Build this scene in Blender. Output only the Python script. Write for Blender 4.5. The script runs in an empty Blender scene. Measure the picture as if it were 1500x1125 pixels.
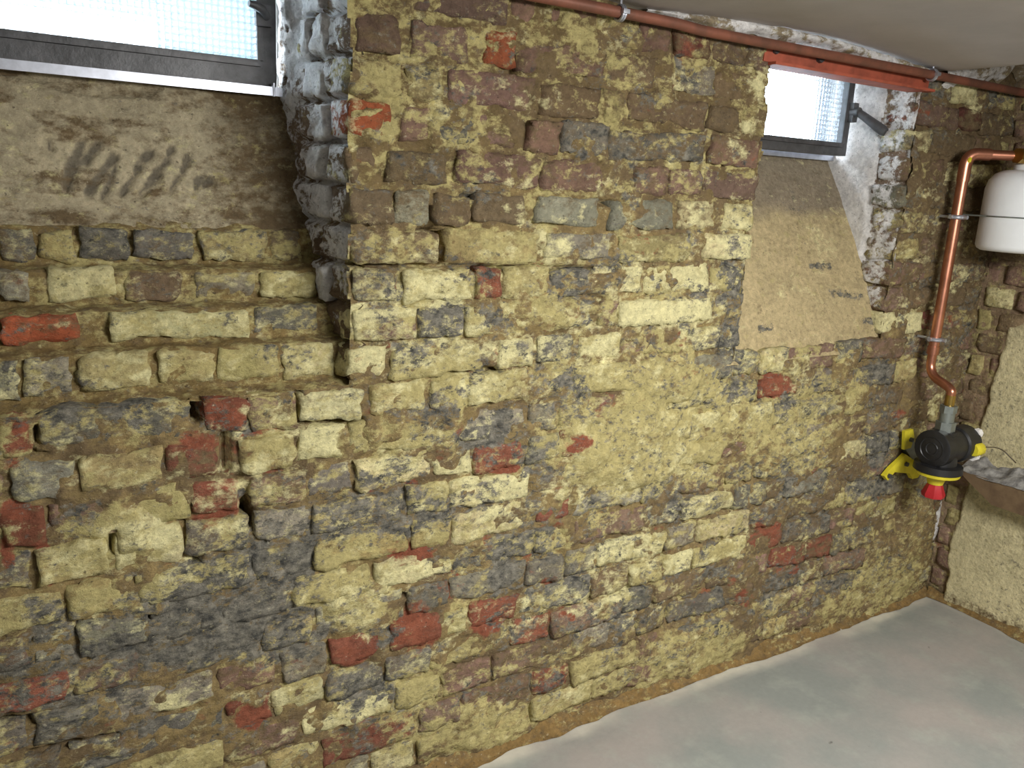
import bpy, math, random
import numpy as np
from mathutils import Matrix, Vector

scn = bpy.context.scene
COL = scn.collection
random.seed(7)
rng = np.random.default_rng(11)

# ------------------------------------------------------------------ camera
F_PX, PX, PY = 1213.0, 750.0, 562.5
CAM_H, CAM_D = 1.35, 1.476
M = np.array([[0.84750172, -0.08319433, 0.52423233],
              [-0.52839338, -0.22603269, 0.8183579],
              [0.0504109, -0.97056063, -0.23552243]])
C0 = np.array([0.0, -CAM_D, CAM_H])
cam = bpy.data.cameras.new('camera')
cam.sensor_width = 36.0
cam.lens = 36.0 * F_PX / 1500.0
cam.clip_start = 0.02
camo = bpy.data.objects.new('camera', cam)
COL.objects.link(camo)
Rm = np.stack([M[:, 0], -M[:, 1], -M[:, 2]], axis=1)
camo.matrix_world = Matrix.Translation(Vector(C0)) @ Matrix([list(r) for r in Rm]).to_4x4()
scn.camera = camo

# ------------------------------------------------------------------ light
scn.view_settings.view_transform = 'Standard'
scn.view_settings.look = 'None'
scn.view_settings.gamma = 1.0
scn.view_settings.use_curve_mapping = False
scn.view_settings.exposure = 0.0
world = bpy.data.worlds.new('overcast_sky')
scn.world = world
world.use_nodes = True
bg = world.node_tree.nodes['Background']
bg.inputs['Color'].default_value = (0.80, 0.90, 1.0, 1)
bg.inputs['Strength'].default_value = 20.0

def area(name, loc, target, sx, sy, power, colr):
    l = bpy.data.lights.new(name, 'AREA')
    l.shape = 'RECTANGLE'; l.size = sx; l.size_y = sy
    l.energy = power; l.color = colr
    o = bpy.data.objects.new(name, l)
    COL.objects.link(o)
    o.location = loc
    d = Vector(target) - Vector(loc)
    o.rotation_euler = d.to_track_quat('-Z', 'Y').to_euler()
    return o
# the cellar's own ceiling lamp, behind and to the right of the photographer
area('ceiling_lamp_light', (1.25, -1.75, 1.62), (1.15, -1.02, 0.0), 0.9, 0.5, 68.0, (1.0, 0.985, 0.95))

# ------------------------------------------------------------------ helpers
def srgb(r, g, b):
    f = lambda c: (c / 255 / 12.92) if c / 255 <= 0.04045 else ((c / 255 + 0.055) / 1.055) ** 2.4
    return np.array([f(r), f(g), f(b)])

def ray(px, py):
    v = np.array([px - PX, py - PY, F_PX])
    return M @ (v / np.linalg.norm(v))
def at(px, py, y=0.0):
    w = ray(px, py); return C0 + w * ((y + CAM_D) / w[1])
def atx(px, py, x):
    w = ray(px, py); return C0 + w * (x / w[0])

def _h(ix, iy, iz, s):
    h = (ix * 374761393 + iy * 668265263 + iz * 1442695041 + s * 1274126177) & 0xffffffff
    h = ((h ^ (h >> 13)) * 1274126177) & 0xffffffff
    h = ((h ^ (h >> 15)) * 2246822519) & 0xffffffff
    return (h ^ (h >> 16)) / 4294967296.0
def vnoise(P, seed=0):
    i = np.floor(P).astype(np.int64); f = P - i
    u = f * f * f * (f * (f * 6 - 15) + 10)
    out = 0
    for a in (0, 1):
        wx = u[..., 0] if a else 1 - u[..., 0]
        for b in (0, 1):
            wy = u[..., 1] if b else 1 - u[..., 1]
            for c in (0, 1):
                wz = u[..., 2] if c else 1 - u[..., 2]
                out = out + wx * wy * wz * _h(i[..., 0] + a, i[..., 1] + b, i[..., 2] + c, seed)
    return out
def fbm(P, scale, octv=3, seed=0, gain=0.5):
    P = np.asarray(P, float) * scale
    s = 0; a = 1; t = 0
    for o in range(octv):
        s = s + a * vnoise(P + 17.3 * o, seed + o * 13); t += a
        a *= gain; P = P * 2.03
    return s / t
def sstep(a, b, x):
    t = np.clip((x - a) / (b - a), 0, 1); return t * t * (3 - 2 * t)

def tag(o, label=None, cat=None, group=None, kind=None):
    if label: o['label'] = label
    if cat: o['category'] = cat
    if group: o['group'] = group
    if kind: o['kind'] = kind
    return o

def mesh_obj(name, V, Fc, mat, parent=None, smooth=True, attrs=None, loc=None):
    me = bpy.data.meshes.new(name)
    V = np.asarray(V, float)
    L0 = np.zeros(3) if loc is None else np.asarray(loc, float)
    me.from_pydata((V - L0).tolist(), [], [tuple(int(k) for k in f) for f in Fc])
    if smooth:
        me.polygons.foreach_set('use_smooth', [True] * len(me.polygons))
    if attrs:
        for k, a in attrs.items():
            at_ = me.attributes.new(k, 'FLOAT_COLOR', 'POINT')
            b = np.ones((len(V), 4)); b[:, :3] = a
            at_.data.foreach_set('color', b.ravel())
    me.materials.append(mat)
    me.update()
    o = bpy.data.objects.new(name, me)
    o.location = L0
    COL.objects.link(o)
    if parent: o.parent = parent
    return o

def empty(name, loc):
    o = bpy.data.objects.new(name, None); COL.objects.link(o)
    o.location = loc; o.empty_display_size = 0.05
    return o
def kid(o, parent):
    """parent o (built in world coordinates) to an Empty placed without rotation"""
    o.parent = parent
    o.location = Vector(o.location) - Vector(parent.location)
    return o

class MB:
    def __init__(s): s.v = []; s.f = []
    def add(s, V, Fc):
        n = len(s.v); s.v += [tuple(p) for p in V]; s.f += [tuple(k + n for k in f) for f in Fc]
    def box(s, lo, hi, bev=0.0):
        lo = np.array(lo, float); hi = np.array(hi, float)
        if bev <= 0:
            V = [(x, y, z) for x in (lo[0], hi[0]) for y in (lo[1], hi[1]) for z in (lo[2], hi[2])]
            s.add(V, [(0, 1, 3, 2), (4, 6, 7, 5), (0, 4, 5, 1), (2, 3, 7, 6), (0, 2, 6, 4), (1, 5, 7, 3)])
        else:
            V, Fc = round_box((hi - lo) / 2, bev, (2, 2, 2))
            s.add(V + (lo + hi) / 2, Fc)
    def tube(s, pts, r, n=14, cap=True):
        P = [np.array(p, float) for p in pts]
        rs = r if isinstance(r, (list, tuple)) else [r] * len(P)
        T = []
        for i in range(len(P)):
            a = P[max(0, i - 1)]; b = P[min(len(P) - 1, i + 1)]
            d = b - a; L = np.linalg.norm(d)
            T.append(d / L if L > 1e-9 else (T[-1] if T else np.array([0, 0, 1.])))
        u = np.cross(T[0], [0.3, 0.2, 0.9]); u /= np.linalg.norm(u)
        V = []
        for i, p in enumerate(P):
            u = u - T[i] * (u @ T[i]); u /= np.linalg.norm(u)
            w = np.cross(T[i], u)
            for k in range(n):
                a = 2 * math.pi * k / n
                V.append(p + rs[i] * (math.cos(a) * u + math.sin(a) * w))
        Fc = [(i * n + k, i * n + (k + 1) % n, (i + 1) * n + (k + 1) % n, (i + 1) * n + k)
              for i in range(len(P) - 1) for k in range(n)]
        if cap:
            Fc.append(tuple(range(n))[::-1]); Fc.append(tuple((len(P) - 1) * n + k for k in range(n)))
        s.add(V, Fc)
    def prism(s, poly, axis_vec):
        n = len(poly); a = [np.array(p, float) for p in poly]
        V = a + [p + np.array(axis_vec, float) for p in a]
        s.add(V, [tuple(range(n)), tuple(range(n, 2 * n))[::-1]] +
              [(i, i + n, (i + 1) % n + n, (i + 1) % n) for i in range(n)])
    def build(s, name, mat, parent=None, smooth=False, origin=None):
        V = np.array(s.v)
        loc = V.mean(0) if origin is None else np.array(origin, float)
        o = mesh_obj(name, V, s.f, mat, None, smooth, None, loc)
        if parent: kid(o, parent)
        if smooth:
            for p in o.data.polygons: p.use_smooth = True
            try: o.data.set_sharp_from_angle(angle=math.radians(38))
            except Exception: pass
        # consistent normals
        import bmesh
        bm = bmesh.new(); bm.from_mesh(o.data)
        bmesh.ops.recalc_face_normals(bm, faces=bm.faces[:]); bm.to_mesh(o.data); bm.free()
        return o

def box_grid(n):
    """surface of a unit cube grid, n=(nx,ny,nz) segments, back face (+y) left open"""
    nx, ny, nz = n
    idx = {}; V = []; Fc = []
    def vid(i, j, k):
        t = (i, j, k)
        if t not in idx:
            idx[t] = len(V); V.append((2 * i / nx - 1, 2 * j / ny - 1, 2 * k / nz - 1))
        return idx[t]
    for i in range(nx):
        for k in range(nz):
            Fc.append((vid(i, 0, k), vid(i + 1, 0, k), vid(i + 1, 0, k + 1), vid(i, 0, k + 1)))
            Fc.append((vid(i, ny, k), vid(i, ny, k + 1), vid(i + 1, ny, k + 1), vid(i + 1, ny, k)))
    for i in range(nx):
        for j in range(ny):
            Fc.append((vid(i, j, 0), vid(i, j + 1, 0), vid(i + 1, j + 1, 0), vid(i + 1, j, 0)))
            Fc.append((vid(i, j, nz), vid(i + 1, j, nz), vid(i + 1, j + 1, nz), vid(i, j + 1, nz)))
    for j in range(ny):
        for k in range(nz):
            Fc.append((vid(0, j, k), vid(0, j, k + 1), vid(0, j + 1, k + 1), vid(0, j + 1, k)))
            Fc.append((vid(nx, j, k), vid(nx, j + 1, k), vid(nx, j + 1, k + 1), vid(nx, j, k + 1)))
    return np.array(V, float), Fc
_bg = {}
def round_box(half, r, n):
    if n not in _bg: _bg[n] = box_grid(n)
    U, Fc = _bg[n]
    half = np.array(half, float)
    p = U * half
    inner = np.maximum(half - r, half * 0.15)
    q = np.clip(p, -inner, inner)
    d = p - q; L = np.linalg.norm(d, axis=1, keepdims=True)
    ext = np.minimum(half - inner, r)
    dn = np.where(L > 1e-9, d / np.maximum(L, 1e-9), 0)
    return q + dn * ext, Fc

# ------------------------------------------------------------------ materials
def new_mat(name):
    m = bpy.data.materials.new(name); m.use_nodes = True
    nt = m.node_tree; nt.nodes.clear()
    out = nt.nodes.new('ShaderNodeOutputMaterial')
    return m, nt, out
def N(nt, t, **kw):
    n = nt.nodes.new(t)
    for k, v in kw.items(): setattr(n, k, v)
    return n
def math_n(nt, op, a, b=None, clamp=False):
    n = N(nt, 'ShaderNodeMath', operation=op, use_clamp=clamp)
    for i, v in enumerate((a, b)):
        if v is None: continue
        if isinstance(v, (int, float)): n.inputs[i].default_value = v
        else: nt.links.new(v, n.inputs[i])
    return n.outputs[0]
def noise_n(nt, vec, scale, detail=5, rough=0.6, off=(0, 0, 0), stretch=(1, 1, 1)):
    mp = N(nt, 'ShaderNodeMapping'); mp.inputs['Location'].default_value = off
    mp.inputs['Scale'].default_value = stretch
    nt.links.new(vec, mp.inputs['Vector'])
    n = N(nt, 'ShaderNodeTexNoise')
    n.inputs['Scale'].default_value = scale; n.inputs['Detail'].default_value = detail
    n.inputs['Roughness'].default_value = rough
    nt.links.new(mp.outputs[0], n.inputs['Vector'])
    return n.outputs['Fac']
def mixc(nt, fac, a, b, mode='MIX'):
    n = N(nt, 'ShaderNodeMix', data_type='RGBA', blend_type=mode)
    for i, v in ((0, fac), (6, a), (7, b)):
        if isinstance(v, (int, float)): n.inputs[i].default_value = v
        elif isinstance(v, (tuple, list, np.ndarray)):
            n.inputs[i].default_value = tuple(v)[:3] + (1,)
        else: nt.links.new(v, n.inputs[i])
    return n.outputs[2]
def mask_n(nt, w, noise, amp, soft):
    a = math_n(nt, 'MULTIPLY', math_n(nt, 'SUBTRACT', noise, 0.5), amp)
    b = math_n(nt, 'SUBTRACT', math_n(nt, 'ADD', a, w), 0.5)
    return math_n(nt, 'ADD', math_n(nt, 'DIVIDE', b, soft), 0.5, clamp=True)

OCH = srgb(178, 166, 114); CREAM = srgb(216, 208, 158); DARK = srgb(80, 82, 76)
RED = srgb(138, 82, 62); WHITE = srgb(226, 224, 222); BROWN = srgb(113, 96, 71)

def wall_material():
    m, nt, out = new_mat('weathered_masonry')
    geo = N(nt, 'ShaderNodeNewGeometry'); pos = geo.outputs['Position']
    base = N(nt, 'ShaderNodeAttribute', attribute_name='base').outputs['Color']
    s1 = N(nt, 'ShaderNodeSeparateColor'); s2 = N(nt, 'ShaderNodeSeparateColor')
    nt.links.new(N(nt, 'ShaderNodeAttribute', attribute_name='wa').outputs['Color'], s1.inputs[0])
    nt.links.new(N(nt, 'ShaderNodeAttribute', attribute_name='wb').outputs['Color'], s2.inputs[0])
    och, dark, cream = s1.outputs[0], s1.outputs[1], s1.outputs[2]
    red, white, brown = s2.outputs[0], s2.outputs[1], s2.outputs[2]
    st = (0.8, 1, 1.25)
    nA = noise_n(nt, pos, 38, 7, 0.72, (0, 0, 0), st)
    nB = noise_n(nt, pos, 62, 7, 0.76, (3, 7, 1), st)
    nC = noise_n(nt, pos, 36, 7, 0.74, (9, 2, 5), st)
    nD = noise_n(nt, pos, 26, 6, 0.66, (5, 5, 9), st)
    nE = noise_n(nt, pos, 70, 6, 0.75, (1, 8, 3))
    nF = noise_n(nt, pos, 44, 6, 0.70, (6, 1, 4), st)
    nG = noise_n(nt, pos, 17, 5, 0.65, (7, 3, 8), st)
    c = base
    var = math_n(nt, 'ADD', math_n(nt, 'ADD', math_n(nt, 'MULTIPLY', nE, 1.5), math_n(nt, 'MULTIPLY', nG, 0.6)), -0.05)
    vc = N(nt, 'ShaderNodeCombineColor')
    for i in range(3): nt.links.new(var, vc.inputs[i])
    c = mixc(nt, mask_n(nt, brown, nF, 2.3, 0.5), c, BROWN)
    c = mixc(nt, mask_n(nt, och, nA, 2.4, 0.30), c, OCH)
    c = mixc(nt, mask_n(nt, cream, nC, 2.3, 0.40), c, CREAM)
    c = mixc(nt, mask_n(nt, red, nD, 1.9, 0.25), c, RED)
    dk = mixc(nt, math_n(nt, 'MULTIPLY', math_n(nt, 'SUBTRACT', nF, 0.36), 3.6, clamp=True), srgb(64, 64, 62), srgb(140, 135, 122))
    c = mixc(nt, mask_n(nt, dark, nB, 2.7, 0.30), c, dk)
    c = mixc(nt, mask_n(nt, white, nF, 1.8, 0.22), c, WHITE)
    c = mixc(nt, 1.0, c, vc.outputs[0], 'MULTIPLY')
    # small dark pits
    pit = noise_n(nt, pos, 130, 3, 0.6, (2, 2, 2))
    pm = math_n(nt, 'MULTIPLY', math_n(nt, 'SUBTRACT', pit, 0.63), 9.0, clamp=True)
    c = mixc(nt, math_n(nt, 'MULTIPLY', pm, 0.7), c, srgb(52, 46, 38))
    fl = noise_n(nt, pos, 105, 3, 0.6, (11, 4, 6))
    fm = math_n(nt, 'MULTIPLY', math_n(nt, 'SUBTRACT', fl, 0.655), 8.0, clamp=True)
    c = mixc(nt, math_n(nt, 'MULTIPLY', fm, 0.55), c, srgb(214, 206, 176))
    b = N(nt, 'ShaderNodeBsdfPrincipled')
    b.inputs['Roughness'].default_value = 0.88
    b.inputs['Specular IOR Level'].default_value = 0.18
    nt.links.new(c, b.inputs['Base Color'])
    hsum = math_n(nt, 'ADD', math_n(nt, 'MULTIPLY', nB, 0.6),
                  math_n(nt, 'ADD', math_n(nt, 'MULTIPLY', nE, 0.35), math_n(nt, 'MULTIPLY', nA, 0.5)))
    bp = N(nt, 'ShaderNodeBump'); bp.inputs['Strength'].default_value = 0.9
    bp.inputs['Distance'].default_value = 0.012
    nt.links.new(hsum, bp.inputs['Height']); nt.links.new(bp.outputs[0], b.inputs['Normal'])
    nt.links.new(b.outputs[0], out.inputs[0])
    return m
M_WALL = wall_material()

def simple(name, colr, rough=0.5, metal=0.0, var=0.15, scale=40, bump=0.0, spec=0.5, second=None, amt=0.5, bscale=None, detail=5):
    m, nt, out = new_mat(name)
    geo = N(nt, 'ShaderNodeNewGeometry'); pos = geo.outputs['Position']
    n = noise_n(nt, pos, scale, detail, 0.62)
    b = N(nt, 'ShaderNodeBsdfPrincipled')
    col2 = second if second is not None else np.array(colr) * (1 - var * 2)
    fac = math_n(nt, 'MULTIPLY', math_n(nt, 'ADD', math_n(nt, 'MULTIPLY', math_n(nt, 'SUBTRACT', n, 0.5), 4.0), amt), 1.0, clamp=True)
    c = mixc(nt, fac, colr, col2)
    nt.links.new(c, b.inputs['Base Color'])
    b.inputs['Roughness'].default_value = rough; b.inputs['Metallic'].default_value = metal
    b.inputs['Specular IOR Level'].default_value = spec
    if bump > 0:
        n2 = noise_n(nt, pos, bscale or scale * 2, 6, 0.65, (4, 4, 4))
        bp = N(nt, 'ShaderNodeBump'); bp.inputs['Strength'].default_value = 0.8
        bp.inputs['Distance'].default_value = bump
        nt.links.new(n2, bp.inputs['Height']); nt.links.new(bp.outputs[0], b.inputs['Normal'])
    nt.links.new(b.outputs[0], out.inputs[0])
    return m

M_FLOOR = None
def floor_material():
    m, nt, out = new_mat('grey_screed')
    geo = N(nt, 'ShaderNodeNewGeometry'); pos = geo.outputs['Position']
    base = N(nt, 'ShaderNodeAttribute', attribute_name='base').outputs['Color']
    n1 = noise_n(nt, pos, 2.6, 5, 0.55); n2 = noise_n(nt, pos, 60, 4, 0.7, (3, 3, 3)); n3 = noise_n(nt, pos, 9, 6, 0.6, (8, 1, 2))
    c = mixc(nt, math_n(nt, 'MULTIPLY', math_n(nt, 'SUBTRACT', n1, 0.42), 4.5, clamp=True), base, srgb(158, 152, 147))
    c = mixc(nt, math_n(nt, 'MULTIPLY', math_n(nt, 'SUBTRACT', n3, 0.52), 3.0, clamp=True), c, srgb(160, 164, 156))
    v = math_n(nt, 'ADD', math_n(nt, 'MULTIPLY', n2, 0.24), 0.88)
    vc = N(nt, 'ShaderNodeCombineColor')
    for i in range(3): nt.links.new(v, vc.inputs[i])
    c = mixc(nt, 1.0, c, vc.outputs[0], 'MULTIPLY')
    sp = noise_n(nt, pos, 28, 2, 0.5, (5, 9, 1))
    c = mixc(nt, math_n(nt, 'MULTIPLY', math_n(nt, 'SUBTRACT', sp, 0.74), 12, clamp=True), c, srgb(96, 94, 92))
    b = N(nt, 'ShaderNodeBsdfPrincipled'); b.inputs['Roughness'].default_value = 0.6
    b.inputs['Specular IOR Level'].default_value = 0.3
    nt.links.new(c, b.inputs['Base Color'])
    bp = N(nt, 'ShaderNodeBump'); bp.inputs['Strength'].default_value = 0.35; bp.inputs['Distance'].default_value = 0.004
    nt.links.new(n3, bp.inputs['Height']); nt.links.new(bp.outputs[0], b.inputs['Normal'])
    nt.links.new(b.outputs[0], out.inputs[0])
    return m
M_FLOOR = floor_material()
M_CEIL = simple('ceiling_plaster', srgb(178, 172, 168), 0.9, var=0.05, scale=5, bump=0.002, spec=0.1)
M_PLAIN = simple('plain_cellar_wall', srgb(196, 194, 190), 0.9, var=0.08, scale=6, spec=0.1)
M_FRAME = simple('dark_window_metal', srgb(88, 88, 90), 0.45, 0.3, var=0.2, scale=30, bump=0.0015)
M_ZINC = simple('galvanised_steel', srgb(206, 210, 222), 0.36, 0.8, var=0.12, scale=30)
M_COPPER = simple('copper', srgb(206, 142, 116), 0.34, 0.95, var=0.12, scale=25)
M_COPPER_DULL = simple('dull_red_copper', srgb(138, 86, 68), 0.5, 0.3, second=srgb(108, 72, 58), scale=14, bump=0.001)
M_BRASS = simple('brass', srgb(190, 160, 92), 0.3, 1.0, var=0.1)
M_REDOX = simple('red_oxide_paint', srgb(166, 84, 62), 0.6, 0.0, second=srgb(124, 64, 48), scale=16, bump=0.002, amt=0.25)
M_BLACK = simple('black_plastic', srgb(34, 34, 36), 0.42, 0.0, var=0.2)
M_YELLOW = simple('yellow_plastic', srgb(218, 204, 52), 0.45, 0.0, var=0.08)
M_RED = simple('red_plastic', srgb(176, 34, 42), 0.45, 0.0, var=0.08)
M_WPLAST = simple('white_enamel', srgb(234, 237, 240), 0.32, 0.0, var=0.03, scale=8)
M_WHITECAP = simple('white_cap', srgb(232, 230, 228), 0.5, 0.0, var=0.04)
M_ORANGE = simple('orange_label', srgb(226, 124, 40), 0.55, 0.0, var=0.05)
M_GREYFIT = simple('grey_cast_fitting', srgb(140, 146, 142), 0.4, 0.6, var=0.12)
M_WIRE = simple('dark_wire', srgb(80, 68, 52), 0.6)
M_LEDGE = simple('grey_rough_concrete', srgb(158, 156, 152), 0.92, second=srgb(112, 110, 108), scale=40, bump=0.006, spec=0.15, bscale=60)
M_LEDGE_FACE = simple('brown_ledge_face', srgb(120, 100, 76), 0.9, second=srgb(98, 80, 62), scale=14, bump=0.002, spec=0.15)
M_OUTW = simple('outside_render', srgb(58, 64, 74), 0.9, var=0.05, spec=0.1)
M_OUTT = simple('outside_green_render', srgb(76, 94, 98), 0.9, var=0.05, spec=0.1)
M_OUTG = simple('outside_white', srgb(235, 236, 236), 0.9, var=0.03, spec=0.1)

def glass_material():
    m, nt, out = new_mat('pressed_glass')
    tr = N(nt, 'ShaderNodeBsdfTransparent'); tr.inputs[0].default_value = (0.80, 0.86, 0.88, 1)
    rf = N(nt, 'ShaderNodeBsdfRefraction'); rf.inputs['IOR'].default_value = 1.13
    rf.inputs['Roughness'].default_value = 0.12; rf.inputs['Color'].default_value = (0.86, 0.94, 0.97, 1)
    gv = N(nt, 'ShaderNodeAttribute', attribute_name='base').outputs['Color']
    nt.links.new(mixc(nt, gv, (.09, .115, .13), (.90, .96, 1.0)), rf.inputs['Color'])
    nt.links.new(mixc(nt, gv, (.08, .105, .12), (.86, .92, .95)), tr.inputs[0])
    gl = N(nt, 'ShaderNodeBsdfGlossy'); gl.inputs['Roughness'].default_value = 0.15
    tl = N(nt, 'ShaderNodeBsdfTranslucent'); tl.inputs[0].default_value = (0.8, 0.86, 0.9, 1)
    m1 = N(nt, 'ShaderNodeMixShader'); m1.inputs[0].default_value = 0.62
    nt.links.new(tr.outputs[0], m1.inputs[1]); nt.links.new(rf.outputs[0], m1.inputs[2])
    m2 = N(nt, 'ShaderNodeMixShader'); m2.inputs[0].default_value = 0.05
    nt.links.new(m1.outputs[0], m2.inputs[1]); nt.links.new(gl.outputs[0], m2.inputs[2])
    m3 = N(nt, 'ShaderNodeMixShader'); m3.inputs[0].default_value = 0.12
    nt.links.new(m2.outputs[0], m3.inputs[1]); nt.links.new(tl.outputs[0], m3.inputs[2])
    nt.links.new(m3.outputs[0], out.inputs[0])
    return m
M_GLASS = glass_material()

# ------------------------------------------------------------------ room shell
XR = 2.75              # right wall
X_L, Y_B = -1.6, -3.2  # unseen left and rear walls
R1X, R1Z = 0.572, 0.957            # recess of window_1: right edge, bottom
R2A, R2B, R2Z = 1.638, 2.245, 0.93  # recess of window_2

def grid_mesh(name, U, Vv, fn, mat, attr_fn=None, keep=None, parent=None):
    """U, Vv 1-D arrays; fn(u,v) -> Nx3 points"""
    nu, nv = len(U), len(Vv)
    uu, vv = np.meshgrid(U, Vv, indexing='ij')
    P = fn(uu.ravel(), vv.ravel())
    i, j = np.meshgrid(np.arange(nu - 1), np.arange(nv - 1), indexing='ij')
    a = (i * nv + j).ravel()
    Fc = np.stack([a, a + nv, a + nv + 1, a + 1], 1)
    if keep is not None:
        uc = (U[:-1] + U[1:]) / 2; vc = (Vv[:-1] + Vv[1:]) / 2
        ug, vg = np.meshgrid(uc, vc, indexing='ij')
        Fc = Fc[keep(ug.ravel(), vg.ravel())]
    attrs = attr_fn(P) if attr_fn else None
    return mesh_obj(name, P, Fc, mat, parent, True, attrs)

# floor: paler laitance rim along the walls, a few stains
def floor_fn(x, y):
    P = np.stack([x, y, np.zeros_like(x)], 1)
    P[:, 2] = (fbm(P, 5, 3, 41) - 0.5) * 0.006
    return P
def floor_attr(P):
    n = fbm(P, 9, 3, 42)
    rim = sstep(0.075, 0.02, -P[:, 1] + (n - 0.5) * 0.08)
    rim = np.maximum(rim, 0.5 * sstep(0.06, 0.02, XR - P[:, 0] + (n - 0.5) * 0.05))
    b = srgb(138, 142, 138)[None] * (1 - rim[:, None]) + srgb(202, 198, 184)[None] * rim[:, None]
    return {'base': b}
floor = grid_mesh('floor', np.concatenate([np.arange(X_L, 0.4, .2), np.arange(0.4, XR + .03, 0.02)]),
                  np.concatenate([np.arange(Y_B, -1.2, .2), np.arange(-1.2, 0.03, 0.015)]), floor_fn, M_FLOOR, floor_attr)
tag(floor, kind='structure')

# ceiling: shallow brick vaults plastered over, axis at right angles to the front wall
_cx = np.array([X_L, -0.6, 0.2, 0.9, 1.2, 1.42, 1.65, 1.85, 2.08, 2.2, 2.30, 2.36, 2.45, 2.6, 2.8])
_cz = np.array([1.74, 1.80, 1.79, 1.745, 1.722, 1.735, 1.742, 1.739, 1.727, 1.719, 1.712, 1.73, 1.757, 1.785, 1.80])
def ceil_z(x): return np.interp(x, _cx, _cz)
def ceil_fn(x, y):
    P = np.stack([x, y, ceil_z(x)], 1)
    P[:, 2] += (fbm(P, 6, 3, 51) - 0.5) * 0.010
    return P
ceiling = grid_mesh('ceiling', np.concatenate([np.arange(X_L, .8, .12), np.arange(.8, 2.82, 0.03)]),
                    np.arange(Y_B, 0.5, 0.06), ceil_fn, M_CEIL)
tag(ceiling, kind='structure')
for nm, lo, hi in (('wall_left', (X_L - .1, Y_B, -.05), (X_L, .05, 1.85)), ('wall_rear', (X_L - .1, Y_B - .1, -.05), (XR + .1, Y_B, 1.85))):
    b = MB(); b.box(lo, hi); o = b.build(nm, M_PLAIN); tag(o, kind='structure')

# ------------------------------------------------------------------ stains and patches of the front wall
# (px centre, px radii, px angle, channel, amount); mapped onto the wall plane where they sit
CH = {'och': 0, 'dark': 1, 'cream': 2, 'red': 3, 'white': 4, 'brown': 5}
BL = []
def blob(cx, cy, rx, ry, ch, amt, ang=0.0):
    c = at(cx, cy)
    ex = (at(cx + 4, cy) - c)[[0, 2]] / 4; ey = (at(cx, cy + 4) - c)[[0, 2]] / 4
    J = np.linalg.inv(np.stack([ex, ey], 1))
    a = math.radians(ang)
    Rr = np.array([[math.cos(a), math.sin(a)], [-math.sin(a), math.cos(a)]])
    A = np.diag([1 / rx, 1 / ry]) @ Rr @ J
    BL.append((c[[0, 2]], A, CH[ch], amt))
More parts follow.
